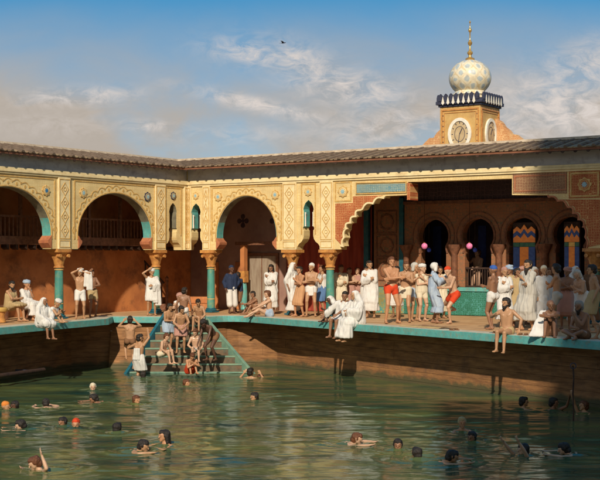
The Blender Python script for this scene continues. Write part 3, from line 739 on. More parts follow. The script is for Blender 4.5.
# ---- cornice, eave, roof
def eave(wing, xa, xb, ov, inner, seed, depth=1.75):
    """inner: +1 when the inside corner lies at x = 0 and the wing runs to +x"""
    sl = tan(radians(12)); rnd = random.Random(seed)
    lo, hi = min(xa, xb), max(xa, xb)
    ovx = (0.28 if inner > 0 else 0.5) * (1 if inner > 0 else -1)      # where the other wing's eave line cuts this one
    cm = MB()
    # cornice profile
    x0, x1 = (0.06, hi) if inner > 0 else (lo, -.06)
    cm.box(x0, x1, -.05, 0, ZT, ZT + .06); cm.box(x0, x1, -.085, 0, ZT + .062, ZT + .13); cm.box(x0, x1, -.06, 0, ZT + .132, ZC)
    cn = cm.build('cornice', m_plain, wing, bevel=.008)
    MB().box(x0, x1, -.03, 0, ZC + .002, ZE - .03).build('frieze', m_grey, wing)
    e0 = ovx if inner > 0 else lo; e1 = hi if inner > 0 else ovx
    MB().box(e0, e1, -ov - .03, -ov, ZE - .06, ZE + .035).build('fascia', m_rust, wing)
    MB().box(e0 - (.5 if inner > 0 else 0), e1 + (.3 if inner < 0 else 0), -ov, 0.3, ZE - .028, ZE - .004).build('eave_boards', m_grey, wing)
    # tiled slope with the valley cut
    yv0, yv1 = -ov - .06, -ov - .06 + depth
    zr = lambda y: ZE + .02 + (y + ov) * sl
    far = hi if inner > 0 else lo
    dia = -depth if inner > 0 else depth
    P = [(ovx, yv0), (far, yv0), (far, yv1), (ovx + dia, yv1)]
    r = MB(); vs = [(x, y, zr(y)) for x, y in P] + [(x, y, zr(y) + .03) for x, y in P]
    r.add(vs, [(0, 1, 2, 3), (4, 5, 6, 7), (0, 1, 5, 4), (1, 2, 6, 5), (2, 3, 7, 6), (3, 0, 4, 7)])
    n = int(abs(far - ovx - dia) / .21)
    for i in range(n):
        x = ovx + dia + (.1 + i * .21) * (1 if inner > 0 else -1)
        ys = yv0 - .03
        if (inner > 0 and x < ovx) or (inner < 0 and x > ovx): ys = yv0 + abs(x - ovx) + .02
        big = (i % 2 == 0)
        rad = .058 if big else .022
        segs = max(1, int((yv1 - ys) / .42)); st = (yv1 - ys) / segs
        if yv1 - ys < .1: continue
        for k in range(segs):
            y0 = ys + k * st; y1 = y0 + st + .02; dx = rnd.uniform(-.006, .006); rr = rad * rnd.uniform(.94, 1.06)
            vv = []
            for (yy, q) in ((y0, rr * 1.12), (y1, rr * .9)):
                for t in range(7): a = pi * t / 6; vv.append((x + dx + q * cos(a), yy, zr(yy) + .028 + q * sin(a) * .9))
            r.add(vv, [(t, t + 1, t + 8, t + 7) for t in range(6)] + [tuple(range(6, -1, -1))], 1 if big else 0)
    r.build('roof', [m_tile, m_tiled], wing)
    yr = yv1; MB().add([(ovx + dia, yr - .1, zr(yr) + .03), (far, yr - .1, zr(yr) + .03), (far, yr + .1, zr(yr) + .03), (ovx + dia, yr + .1, zr(yr) + .03),
                        (ovx + dia, yr - .06, zr(yr) + .11), (far, yr - .06, zr(yr) + .11), (far, yr + .06, zr(yr) + .11), (ovx + dia, yr + .06, zr(yr) + .11)],
                       [(0, 1, 2, 3), (4, 5, 6, 7), (0, 1, 5, 4), (1, 2, 6, 5), (2, 3, 7, 6), (3, 0, 4, 7)]).build('ridge', m_ridge, wing)
    # row of little scalloped tile ends hanging under the fascia
    sc = MB(); x = e0 + .1; P = [(e0, ZE - .065)]
    while x < e1 - .2:
        P += [(x - .06, ZE - .075), (x - .04, ZE - .11), (x, ZE - .13), (x + .04, ZE - .11), (x + .06, ZE - .075)]; x += .38
    P += [(e1, ZE - .065), (e1, ZE - .045), (e0, ZE - .045)]
    sc.prism(P, -ov - .026, -ov - .008)
    sc.build('valance', m_dark, wing)


eave(wingR, 0, REND, 0.50, 1, 1)
eave(wingL, 0, LEND, 0.28, -1, 2)

# ---- interior of the left wing
DL = 2.1
MB().box(LEND, 3.1, DL, DL + .25, 0.0, ZE).build('back_wall', m_gwall, wingL)
MB().box(LEND, 3.1, TH + .01, DL + .2, 4.45, 4.6).build('ceiling', m_dark, wingL)
MB().box(LEND - .3, LEND, 0, DL + .25, 0, ZE).build('end_wall', m_gwall, wingL)
gal = MB(); gz = 2.36
gal.box(LEND, 2.0, DL - .85, DL - .002, gz, gz + .14); gal.box(LEND, 2.0, DL - .90, DL - .84, gz - .06, gz + .20)
gl = gal.build('mezzanine', m_beam, wingL)
bal = MB(); x = LEND + .1
while x < 1.9:
    bal.box(x - .018, x + .018, DL - .885, DL - .855, gz + .20, gz + .78); x += .17
bal.box(LEND, 2.0, DL - .90, DL - .84, gz + .782, gz + .85)
x = LEND + .4
while x < 1.9:
    bal.box(x - .05, x + .05, DL - .91, DL - .83, gz + .2, gz + 1.9); x += 1.53
bal.build('balustrade', m_beam, gl)
br = MB(); x = LEND + .3
while x < 1.9:
    br.prism([(x - .05, gz - .062), (x + .05, gz - .062), (x + .05, gz - .22), (x - .05, gz - .16)], DL - .88, DL - .62); x += .38
br.build('bracket_row', m_dark, gl)

# ---- interior of the right wing
DB = 2.8


def RB(px, d=DB): return RX(px, d)


def zb(px, py, d=DB): return loc(MR, px, py, d)[1]


MB().box(-2.08, RB(286), DB, DB + .2, 0, 4.6).build('back_wall', m_mauve, wingR)
rw = MB(); x = RB(286) + .003; xe = RB(372)
nfold = 60; pf = []
for i in range(nfold + 1):
    xx = x + (xe - x) * i / nfold; pf.append((xx, DB + .05 + .035 * sin(i * 1.55) + .02 * sin(i * .7)))
vs = [(a, b, z) for a, b in pf for z in (0.02, 4.5)]
rw.add(vs, [(2 * i, 2 * i + 1, 2 * i + 3, 2 * i + 2) for i in range(nfold)])
rw.build('hanging', m_redw, wingR, True)
MB().box(-.0, REND, TH + .01, 8.2, 4.45, 4.6).build('ceiling', m_dark, wingR)
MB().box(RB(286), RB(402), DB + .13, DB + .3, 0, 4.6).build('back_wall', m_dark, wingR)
MB().box(RB(374), RB(399.5), DB - .0, DB + .12, .92, 4.0).build('carved_panel', m_carv, wingR)
pr = MB(); cx = (RB(374) + RB(399.5)) / 2
for zc in (1.5, 2.3, 3.1):
    pr.ribbon(arc(cx, zc, .26, 0, 2 * pi, 8)[:-1], .05, DB - .03, DB - .002, True)
    pr.ribbon([(cx - .38, zc - .36), (cx - .38, zc + .36), (cx + .38, zc + .36), (cx + .38, zc - .36)], .04, DB - .03, DB - .002, True)
pr.build('panel_tracery', m_beam, wingR)
MB().box(RB(365), RB(410), DB - .02, DB + .12, 0.02, .90).build('dado', m_ydado, wingR)
for a, b in ((364.5, 369), (399.8, 404)): MB().box(RB(a), RB(b), DB - .06, DB + .12, .92, 3.9).build('door_jamb', m_turqd, wingR)
# cross opening and door in the first arch
cx, cz = RB(243), zb(243, 221)
cr = MB()
for i in range(4):
    a = pi / 2 * i; cr.prism(arc(cx + .16 * cos(a), cz + .16 * sin(a), .095, 0, 2 * pi, 16)[:-1], DB - .01 - .001 * i, DB + .01)
cr.prism([(cx - .09, cz), (cx, cz - .09), (cx + .09, cz), (cx, cz + .09)], DB - .016, DB + .01)
cr.build('cross_opening', m_skydark, wingR)
cr = MB(); cr.prism(arc(RB(272), zb(272, 221), .1, 0, 2 * pi, 16)[:-1], DB - .01, DB + .01); cr.build('oculus', m_skydark, wingR)
dx0, dx1 = RB(248), RB(277); dz = zb(260, 256)
MB().box(dx0, dx1, DB - .03, DB + .0, 0.02, dz).build('door', m_door, wingR)
dm = MB(); dm.ribbon([(dx0 - .05, .02), (dx0 - .05, dz + .06), (dx1 + .05, dz + .06), (dx1 + .05, .02)], .1, DB - .08, DB - .001)
dm.ribbon([((dx0 + dx1) / 2, .03), ((dx0 + dx1) / 2, dz)], .03, DB - .045, DB - .029)
dm.build('door_frame', m_beam, wingR)
for pxx in (213, 236):
    MB().box(RB(pxx), RB(pxx + 6), DB - .06, DB - .001, .02, zb(220, 262)).build('wall_panel', m_gwall, wingR)
px0 = RX(243.8, 2.2); pz = .95
ip = MB().lathe([(.11, 0.02), (.13, .06), (.10, .12), (.12, .3), (.13, .6), (.11, .9), (.09, 1.0)], (px0, 2.2, 0), 16).build('post', m_turq, wingR, True)
MB().box(px0 - .12, px0 + .12, 2.08, 2.32, 1.01, 1.42).build('post_block', m_cap, ip)
MB().box(px0 - .09, px0 + .09, 2.1, 2.3, 1.422, 2.345).build('post_shaft', m_gwall, ip)
for z in (2.35,): MB().box(0.5, RX(283, 2.2), 2.12, 2.28, z, z + .12).build('beam', m_beam, wingR)

# ---- inner arcade of the hall
DA = 2.8


def horseshoe(cx, cz, r, zb0, w):
    a0 = radians(218); pts = [(cx - w, zb0), (cx - w, cz - r * .95)] + [(cx + r * cos(a0 - (a0 + radians(38)) * i / 30), cz + r * sin(a0 - (a0 + radians(38)) * i / 30)) for i in range(31)] + [(cx + w, cz - r * .95), (cx + w, zb0)]
    return pts


ax0 = RX(404.5, DA); ax1 = RX(660, DA)
cent = [RX(p, DA) for p in (433.5, 478, 522.5, 570)]
cz = zb(433, 236, DA) ; rr = .55
out = [(ax0, .03), (ax0, .94)]
for c in cent: out += horseshoe(c, cz, rr, .94, .47)
out += [(ax1, .94), (ax1, .03)]
# wall of the arcade down to the deck, with the dado across its foot
zt = zb(470, 203, DA)
poly2 = [(ax0, .94)]
for c in cent: poly2 += horseshoe(c, cz, rr, .94, .47)
poly2 += [(ax1, .94), (ax1, zt), (ax0, zt)]
MB().prism(poly2, DA, DA + .3).build('arcade', m_carv, wingR)
for c in cent:
    a = MB(); hp = horseshoe(c, cz, rr + .05, .94, .52); a.ribbon(hp[1:-1], .06, DA - .03, DA + .003)
    a.ribbon(arc(c, cz, rr + .22, radians(200), radians(-20), 24), .035, DA - .02, DA + .003); a.build('arch_moulding', m_beam, wingR)
MB().box(ax0, ax1, DA - .03, DA + .3, .02, .93).build('dado', m_dado, wingR)
MB().box(ax0, ax1, DA - .07, DA - .032, .80, .93).build('dado_rail', m_turq, wingR)
MB().box(ax0, ax1, DA - .10, DA + .3, zt + .002, zt + .1).build('beam', m_beam, wingR)
MB().box(ax0, ax1, DA - .02, DA + .3, zt + .102, 4.44).build('upper_frieze', arabesque('dark blue painted frieze', (.07, .045, .05), (.16, .09, .09), 7, .05), wingR)
mids = [ax0 + .12] + [(cent[i] + cent[i + 1]) / 2 for i in range(3)] + [cent[3] + (cent[3] - cent[2]) / 2]
for c in mids:
    pc = MB(); pc.lathe([(.15, .94), (.16, .98), (.11, 1.02), (.105, 2.0), (.12, 2.05), (.20, 2.22), (.23, 2.32)], (c, DA - .08, 0), 16, fn=lambda a, z: 1 + (.08 * abs(sin(4 * a)) if z > 2.04 else 0))
    pc.build('inner_column', m_beam, wingR, True)
# railing in the second arch, and a low one in the first
for c, nm in ((cent[0], 0), (cent[1], 1)):
    if nm == 0: continue
    b = MB(); x = c - .46
    while x < c + .47: b.box(x - .014, x + .014, DA + .05, DA + .08, .96, 1.52); x += .085
    b.box(c - .47, c + .47, DA + .03, DA + .10, 1.522, 1.58); b.box(c - .47, c + .47, DA + .04, DA + .09, .94, .985)
    b.build('railing', m_dark, wingR)
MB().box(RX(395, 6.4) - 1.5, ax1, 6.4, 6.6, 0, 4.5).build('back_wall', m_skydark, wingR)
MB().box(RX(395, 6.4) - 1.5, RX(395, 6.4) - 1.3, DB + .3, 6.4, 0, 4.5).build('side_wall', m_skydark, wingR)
MB().box(REND, REND + .2, 0, 6.6, 0, 4.9).build('end_wall', m_gwall, wingR)
for p, q in ((433, 441), (478, 486)): MB().box(RX(p, 5), RX(q, 5), 5, 5.04, 1.4, 3.0).build('blue_hanging', mat('deep blue cloth', (.03, .05, .20), (.015, .02, .09), .9, 3, .2), wingR)

# ---- stained windows
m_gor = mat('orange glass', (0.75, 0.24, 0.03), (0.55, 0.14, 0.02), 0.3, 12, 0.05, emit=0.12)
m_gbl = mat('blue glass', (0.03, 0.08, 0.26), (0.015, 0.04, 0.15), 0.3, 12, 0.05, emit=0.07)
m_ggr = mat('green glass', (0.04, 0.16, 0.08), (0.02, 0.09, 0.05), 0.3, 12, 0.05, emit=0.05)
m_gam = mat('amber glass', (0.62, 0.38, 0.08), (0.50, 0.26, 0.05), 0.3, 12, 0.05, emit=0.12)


def stained(c, w, y, parent, narrow=False):
    top = cz + rr * .62
    f = MB().box(c - w - .03, c + w + .03, y + .03, y + .06, .95, cz + .4).build('stained_window', m_dark, parent)
    g = MB()
    z = .97
    # door-like lower light: blue sides, orange middle
    zl = cz - .38
    g.box(c - w, c - w * .42, y, y + .03, z, zl, 1); g.box(c - w * .40, c + w * .40, y - .001, y + .03, z, zl, 0); g.box(c + w * .42, c + w, y, y + .03, z, zl, 1)
    g.box(c - w, c - .01 - w * .4, y, y + .03, zl + .01, zl + .14, 2); g.box(c - w * .4, c + w * .4, y, y + .03, zl + .01, zl + .14, 3 if narrow else 2); g.box(c + w * .41, c + w, y, y + .03, zl + .01, zl + .14, 2)
    # stepped chevrons
    base = zl + .15; n = 4 if not narrow else 2
    for k, mi in enumerate((0, 1, 0, 1)[:n] if False else (0, 1, 0)):
        hgt = .13
        z0 = base + k * (hgt + .006)
        pts0 = [(c - w, z0), (c - w * .66, z0 + .10), (c - w * .33, z0), (c, z0 + .16), (c + w * .33, z0), (c + w * .66, z0 + .10), (c + w, z0)]
        lo = [(a, (base if k == 0 else b)) for a, b in pts0]; up = [(a, b + hgt) for a, b in pts0]
        lim = lambda a: cz + math.sqrt(max(0.0, (rr * .98) ** 2 - (a - c) ** 2))
        up = [(a, min(b, lim(a) - .02)) for a, b in up]
        g.prism(lo + up[::-1], y - .001 * k, y + .03, mi if k < 3 else 3)
    g.build('panes', [m_gor, m_gbl, m_ggr, m_gam], f)
    return f


stained(cent[2], .37, DA + .12, wingR); stained(cent[3], .24, DA + .14, wingR, True)


# ---- lanterns hanging in the arches
def lantern(px, py, d, col, label, r=.10):
    x, z = loc(MR, px, py, d); p = MR @ V((x, d, z))
    t = thing('hanging_lantern', label, 'lantern', p, 0, 'lanterns hanging in the hall arches')
    prof = [(r * .35, -r), (r * .8, -r * .7), (r, -r * .1), (r * .9, r * .45), (r * .5, r * .85), (r * .3, r)]
    MB().lathe(prof, (0, 0, 0), 20, fn=lambda a, z: 1 + .04 * cos(8 * a)).build('lamp_shade', col, t, True)
    MB().lathe([(r * .38, r * .98), (r * .42, r * 1.1), (r * .2, r * 1.3), (.01, r * 1.35)], (0, 0, 0), 16).build('cap', m_cap, t, True)
    MB().cyl((0, 0, r * 1.3), (0, 0, 4.45 - z), .006, .006, 6).build('chain', m_dark, t)


m_pink = mat('pink lantern glass', (0.80, 0.24, 0.42), (0.6, 0.14, 0.3), 0.4, 10, 0.05, emit=0.2)
m_lbl = mat('blue lantern glass', (0.05, 0.10, 0.45), (0.03, 0.05, 0.3), 0.4, 10, 0.05, emit=0.08)
lantern(424.5, 246, DA - .25, m_pink, 'pink glass lantern in the left horseshoe arch')
lantern(469.5, 246, DA - .25, m_pink, 'pink glass lantern in the railed horseshoe arch')
lantern(429.0, 250, DA + .2, m_lbl, 'small blue lantern beside the pink one in the left horseshoe arch', .07)
lantern(475.0, 250, DA + .2, m_lbl, 'small blue lantern beside the pink one in the railed arch', .07)


# ---- staircase in the dark corner between the wings
def inner_stairs():
    t = thing('staircase', 'dark wooden staircase with balusters in the shaded corner of the wings', 'staircase', (-3.95, 45.35, 0), radians(-8))
    m = MB()
    for k in range(7): m.box(-1.1 - k * .2, -.9 - k * .2 + .03, -.05, .9, 0.02 + k * .22, .02 + (k + 1) * .22)
    m2 = MB()
    m.build('steps', m_beam, t)
    for k in range(7): m2.box(-1.03 - k * .2, -.99 - k * .2, -.08, -.04, .26 + k * .22, 1.05 + k * .22)
    m2.cyl((-.92, -.06, .98), (-2.35, -.06, 2.53), .035, .035, 8)
    m2.build('banister', m_dark, t)
    n = MB().lathe([(.07, .02), (.07, .1), (.05, .14), (.05, 1.0), (.07, 1.05), (.05, 1.1), (.075, 1.17), (.0, 1.26)], (-.82, -.06, 0), 12); n.build('newel', m_beam, t, True)


inner_stairs()
# low stepped bench in orange at the corner (seen between the stairs and the first column)
t = thing('stepped_bench', 'low orange stepped bench in the corner behind the first green column', 'bench', at(196, 311.5), radians(-12))
MB().box(-.5, .5, -.2, .3, 0.02, .28).build('lower_step', m_gwall, t, bevel=.01); MB().box(-.45, .5, -.02, .35, .29, .52).build('upper_step', m_gwall, t, bevel=.01)


# ------------------------------------------------------------------ clock turret
def turret():
    base = atY(470.0, 150, 46.0); zs = 4.6
    t = thing('clock_turret', 'square ochre clock turret with crenellated cornice and patterned onion dome', 'tower', (base.x, base.y, zs), AR)
    w = .80; z0, z1 = 0, 2.72
    m_tur = mat('turret ochre plaster', (0.60, 0.39, 0.14), (0.44, 0.25, 0.08), .75, 3, .2, dirt=((.35, .18, .08), 4, .5))
    MB().box(-w, w, -w, w, z0, z1).build('shaft', m_tur, t, bevel=.01)
    for (rz) in (0, pi / 2, pi, -pi / 2):
        R = Matrix.Rotation(rz, 4, 'Z')
        m = MB(); m.ribbon([(-w + .08, .4), (-w + .08, z1 - .12), (w - .08, z1 - .12), (w - .08, .4)], .05, -w - .03, -w + .003, True)
        m.ribbon([(-w + .17, .4), (-w + .17, z1 - .22), (w - .17, z1 - .22), (w - .17, .4)], .02, -w - .02, -w + .003, True); m.xf(R)
        m.build('panel_moulding', m_cap, t)
        dots = MB(); 
        for i in range(10):
            for s in (-1, 1): dots.prism(arc(s * (w - .125), .7 + i * .19, .018, 0, 2 * pi, 8)[:-1], -w - .012, -w + .003)
        dots.xf(R).build('beads', m_navy, t)
        # the medallion with the dial
        zc = 1.72; e = MB(); e.ribbon(arc(0, zc, .40, 0, 2 * pi, 40, .52)[:-1], .12, -w - .07, -w + .003, True)
        ring = e.xf(R).build('clock_ring', m_white, t, bevel=.01)
        d = MB(); d.prism(arc(0, zc, .345, 0, 2 * pi, 40, .465)[:-1], -w - .03, -w + .003); d.xf(R).build('clock_face', mat('clock dial', (.55, .42, .25), (.42, .30, .16), .5, 5, .05), ring)
        h = MB()
        for i in range(12):
            a = 2 * pi * i / 12; sx, sz = sin(a), cos(a)
            h.ribbon([(sx * .27, zc + sz * .37), (sx * .32, zc + sz * .44)], .03, -w - .036, -w - .029)
        h.ribbon([(0, zc), (.10, zc + .20)], .03, -w - .042, -w - .030); h.ribbon([(0, zc), (-.05, zc - .34)], .022, -w - .046, -w - .043)
        h.ribbon(arc(0, zc, .20, 0, 2 * pi, 24, .27)[:-1], .018, -w - .036, -w - .029, True)
        h.xf(R).build('hands', m_navy, ring)
    c = MB(); c.box(-w - .05, w + .05, -w - .05, w + .05, z1 + .002, z1 + .08, 0); c.box(-w - .12, w + .12, -w - .12, w + .12, z1 + .082, z1 + .20, 0)
    c.box(-w - .07, w + .07, -w - .07, w + .07, z1 + .202, z1 + .25, 0)
    c.build('cornice', m_navy, t, bevel=.008)
    for rz in (0, pi / 2, pi, -pi / 2):
        R = Matrix.Rotation(rz, 4, 'Z'); m = MB(); q = MB()
        for i in range(8):
            x = -w - .02 + (2 * w + .04) * (i + .5) / 8
            if i % 1 == 0:
                m.prism([(x - .085, z1 + .20), (x + .085, z1 + .20), (x + .085, z1 + .34), (x + .05, z1 + .42), (x, z1 + .47), (x - .05, z1 + .42), (x - .085, z1 + .34)], -w - .14, -w - .06)
                q.prism([(x - .06 + .105, z1 + .13), (x + .105, z1 + .06), (x + .06 + .105, z1 + .13), (x + .105, z1 + .36)], -w - .155, -w - .142) if i < 7 else None
        m.xf(R).build('battlement', m_navy, t); q.xf(R).build('battlement_inlay', m_white, t)
    # onion dome
    zd = z1 + .25
    prof = [(.62, 0), (.66, .10), (.60, .16), (.66, .22)]
    R0 = .76
    for i in range(1, 19):
        a = -pi * .30 + (pi * .80) * i / 18
        prof.append((R0 * cos(a), .22 + R0 * .82 + R0 * .88 * sin(a)))
    top_z = prof[-1][1]
    prof = [p for p in prof if p[0] > .06]; prof += [(.10, top_z - .0), (.05, top_z + .12)]
    m_dome = bpy.data.materials.new('patterned dome'); m_dome.use_nodes = True; nt = m_dome.node_tree; N = nt.nodes; L = nt.links
    b = N['Principled BSDF']; b.inputs['Roughness'].default_value = .35
    tc = N.new('ShaderNodeTexCoord'); sep = N.new('ShaderNodeSeparateXYZ'); L.new(tc.outputs['Object'], sep.inputs[0])

    def mt(op, a, b_=None):
        n = N.new('ShaderNodeMath'); n.operation = op
        for i, v in enumerate((a, b_)):
            if v is None: continue
            if isinstance(v, (int, float)): n.inputs[i].default_value = v
            else: L.new(v, n.inputs[i])
        return n.outputs[0]
    ang = mt('MULTIPLY', mt('ARCTAN2', sep.outputs[1], sep.outputs[0]), 5.0); zz = mt('MULTIPLY', mt('SUBTRACT', sep.outputs[2], zd), 6.5)
    p = mt('MULTIPLY', mt('SINE', mt('ADD', ang, zz)), mt('SINE', mt('SUBTRACT', ang, zz)))
    r = N.new('ShaderNodeValToRGB'); r.color_ramp.interpolation = 'CONSTANT'
    r.color_ramp.elements[0].color = (.62, .48, .28, 1); r.color_ramp.elements[1].color = (.42, .47, .47, 1); r.color_ramp.elements[1].position = .9
    for pos, c in ((.07, (.70, .62, .46, 1)), (.66, (.42, .47, .47, 1))):
        e = r.color_ramp.elements.new(pos); e.color = c
    nz = N.new('ShaderNodeTexNoise'); nz.inputs['Scale'].default_value = 5; nz.inputs['Detail'].default_value = 8; L.new(tc.outputs['Object'], nz.inputs[0])
    L.new(mt('ADD', mt('ABSOLUTE', p), mt('MULTIPLY', mt('SUBTRACT', nz.outputs[0], .5), 1.3)), r.inputs[0])
    mx = N.new('ShaderNodeMixRGB'); mx.blend_type = 'MULTIPLY'; mx.inputs[0].default_value = .5; L.new(r.outputs[0], mx.inputs[1]); L.new(nz.outputs['Color'], mx.inputs[2]); 
    dz = N.new('ShaderNodeMixRGB'); dr = N.new('ShaderNodeValToRGB'); dr.color_ramp.elements[0].position = .5; dr.color_ramp.elements[1].position = .75; dr.color_ramp.elements[1].color = (.6, .6, .6, 1); L.new(nz.outputs[0], dr.inputs[0]); L.new(dr.outputs[0], dz.inputs[0]); L.new(r.outputs[0], dz.inputs[1]); dz.inputs[2].default_value = (.34, .25, .15, 1); L.new(dz.outputs[0], b.inputs['Base Color'])
    MB().lathe(prof, (0, 0, zd), 48, fn=lambda a, z: 1 + .012 * cos(16 * a)).build('dome', m_dome, t, True)
    f = MB(); zf = zd + top_z
    m_gold = mat('gilt finial', (.72, .46, .16), (.5, .28, .08), .3, 10, .05, metallic=.6)
    f.lathe([(.16, -.02), (.17, .04), (.06, .10), (.05, .16), (.10, .22), (.10, .28), (.04, .34), (.025, .5), (.07, .56), (.085, .62), (.05, .68), (.022, .74), (.02, .98), (.055, 1.03), (.065, 1.08), (.04, 1.13), (.015, 1.18), (.012, 1.32), (.035, 1.36), (.0, 1.44)], (0, 0, zf), 16)
    f.build('finial', m_gold, t, True)
    # scroll buttresses on the faces' sides
    for rz in (0, pi):
        R = Matrix.Rotation(rz, 4, 'Z'); m = MB()
        P = [(w, .0), (w + 1.55, .0), (w + 1.55, 1.28), (w + 1.34, 1.42), (w + 1.18, 1.40), (w + 1.0, 1.56), (w + .80, 1.72), (w + .64, 1.72), (w + .50, 1.90), (w + .34, 2.02), (w + .2, 2.22), (w, 2.34)]
        m.prism(P, *((.42, .70) if rz == 0 else (-.2, .1)))
        m.xf(R).build('scroll_buttress', arabesque('coral scrollwork', (.58, .26, .11), (.68, .45, .22), 15, .09), t)
    MB().box(-w - 1.2, w + 1.2, -w - 1.2, w + 1.2, -.6, -.001).build('plinth', m_tile, t)


turret()
# flat roof behind the eaves
MB().box(-2.0, REND, 1.2, 8.2, 4.62, 5.22).build('flat_roof', m_tile, wingR)


# ------------------------------------------------------------------ unseen tall building added behind the viewer, shaped to shade the right side
def shade_building():
    t = thing('shade_house', 'unseen tall stepped house added behind the viewer to shade the right side', 'building', (0, -4, 0))
    ms = mat('shade house limestone', (.45, .38, .28), (.34, .28, .2), .9, 1, .2); mr = mat('shade house slate', (.08, .085, .10), (.05, .05, .06), .6, 3, .3)
    MB().box(-.35, 32, -12, 0, WZ - 1.2, 21.2).build('wall', ms, t)  # lower block of the added shade building
    MB().box(2.35, 31, -11.9, -.1, 21.21, 30).build('shade_upper_storey', ms, t)  # set back so the shade border steps to the right higher up
    MB().prism([(2.3, 30.01), (31, 30.01), (31, 40), (3.4, 40)], -11.98, -.02).build('roof', mr, t)  # top of the added shade building
    for fl in range(5):
        for k in range(8):
            x = 3 + k * 3.4; w = MB().box(x - .6, x + .6, -.05, .03, 1.5 + fl * 3.4, 3.6 + fl * 3.4).build('window', m_skydark, t)
            MB().box(x - .7, x + .7, -.02, .12, 1.35 + fl * 3.4, 1.49 + fl * 3.4).build('sill', m_cope, w)


shade_building()

# ------------------------------------------------------------------ people
ICO = []
_b = bmesh.new(); bmesh.ops.create_icosphere(_b, subdivisions=2, radius=1.0); ICO = [v.co.copy() for v in _b.verts]; _b.free()


def sp(c, r, sc=(1, 1, 1)): c = V(c); return [c + V((q.x * r * sc[0], q.y * r * sc[1], q.z * r * sc[2])) for q in ICO]


def cap(a, ra, b, rb): return sp(a, ra) + sp(b, rb)


def ring(c, rx, ry, n=16): return [V(c) + V((rx * cos(2 * pi * i / n), ry * sin(2 * pi * i / n), 0)) for i in range(n)]


def hulls(pieces):
    vs = []; fs = []
    for pts in pieces:
        b = bmesh.new()
        for p in pts: b.verts.new(p)
        r = bmesh.ops.convex_hull(b, input=b.verts)
        dead = [e for e in r['geom_interior'] if isinstance(e, bmesh.types.BMVert)]
        bmesh.ops.delete(b, geom=dead, context='VERTS')
        b.verts.index_update(); o = len(vs); vs += [v.co.copy() for v in b.verts]; fs += [tuple(v.index + o for v in f.verts) for f in b.faces]; b.free()
    return vs, fs


PENDING = []     # (object, voxel, smooth iterations, fold amplitude, extra geometry)


def blob(name, pieces, mats, parent, voxel=0.011, smooth=4, fold=0.0, extra=None, seed=0):
    vs, fs = hulls(pieces)
    me = bpy.data.meshes.new(name); me.from_pydata([tuple(v) for v in vs], [], fs); me.update()
    o = bpy.data.objects.new(name, me); COL.objects.link(o)
    if parent is not None: o.parent = parent
    r = o.modifiers.new('r', 'REMESH'); r.mode = 'VOXEL'; r.voxel_size = voxel
    s = o.modifiers.new('s', 'SMOOTH'); s.factor = 0.5; s.iterations = smooth
    PENDING.append((o, mats if isinstance(mats, list) else [mats], fold, extra, seed))
    return o


def finish_blobs():
    dg = bpy.context.evaluated_depsgraph_get(); dg.update(); new = []
    for o, mats, fold, extra, seed in PENDING:
        me = bpy.data.meshes.new_from_object(o.evaluated_get(dg)); new.append(me)
    for (o, mats, fold, extra, seed), me in zip(PENDING, new):
        if fold:
            off = V((seed * 3.1, seed * 1.7, 0)); co = []
            for v in me.vertices:
                p = v.co; n = v.normal
                wz = 0.5 * noise.noise(p * 2.5 + off)
                q = V((p.x * 9.5 + wz, p.y * 9.5 + wz, p.z * .9)) + off
                d = 1 - 2.6 * abs(noise.noise(q)); d2 = noise.noise(V((p.x * 20, p.y * 20, p.z * 2.2)) + off)
                co.append(p + n * fold * (.15 + .62 * d + .55 * d2))
            for v, c in zip(me.vertices, co): v.co = c
        nv = len(me.vertices)
        if extra:
            b = bmesh.new(); b.from_mesh(me)
            for pieces, mi in extra:
                vs, fs = hulls(pieces); bv = [b.verts.new(v) for v in vs]
                for f in fs: ff = b.faces.new([bv[i] for i in f]); ff.material_index = mi
            b.to_mesh(me); b.free()
        me.polygons.foreach_set('use_smooth', [True] * len(me.polygons))
        me.materials.clear()
        for m in mats: me.materials.append(m)
        old = o.data; o.modifiers.clear(); nm = o.name.split('.')[0]; o.data = me; me.name = nm; bpy.data.meshes.remove(old)
    PENDING.clear()


def skinmat(name, c):
    m = mat(name, c, tuple(x * .80 for x in c), .55, 7, .12, spec=.35, detail=4)
    b = m.node_tree.nodes['Principled BSDF']; b.inputs['Subsurface Weight'].default_value = .0
    return m


SK = {'pale': skinmat('pale skin', (.54, .32, .20)), 'tan': skinmat('tanned skin', (.43, .23, .12)), 'brown': skinmat('brown skin', (.27, .13, .07)),
      'dark': skinmat('dark skin', (.11, .05, .03)), 'ruddy': skinmat('ruddy skin', (.48, .235, .12))}
CL = {}


def cloth(name, c, c2=None):
    if name not in CL: CL[name] = mat(name, c, c2 or tuple(x * .84 for x in c), .9, 5, .10, spec=.12, bscale=120)
    return CL[name]


c_white = cloth('white linen', (.66, .63, .58), (.52, .48, .44)); c_cream = cloth('cream linen', (.66, .56, .40)); c_blue = cloth('pale blue linen', (.38, .44, .50), (.24, .31, .42))
c_red = cloth('scarlet cotton', (.60, .06, .02)); c_sand = cloth('sand wool', (.42, .30, .15)); c_grey = cloth('grey white wool', (.48, .44, .38)); c_navy = cloth('navy cloth', (.025, .035, .07))
c_hair = mat('black hair', (.030, .020, .014), (.010, .007, .005), .5, 45, .9, bscale=90, stretch=(1, 1, .25)); c_hairb = mat('auburn hair', (.16, .055, .02), (.07, .025, .01), .5, 45, .9, bscale=90, stretch=(1, 1, .25)); c_brn = cloth('brown cloth', (.20, .10, .05))
c_eye = mat('dark eye', (.02, .012, .01), None, .3, 5, 0); c_lip = mat('lips', (.30, .09, .06), None, .5, 5, 0); c_greyhair = mat('grey hair', (.30, .26, .22), None, .7, 50, .4)
c_teal = cloth('teal cloth', (.07, .22, .24)); c_orange = cloth('orange cotton', (.62, .20, .04)); c_rose = cloth('dull rose cloth', (.42, .22, .17))

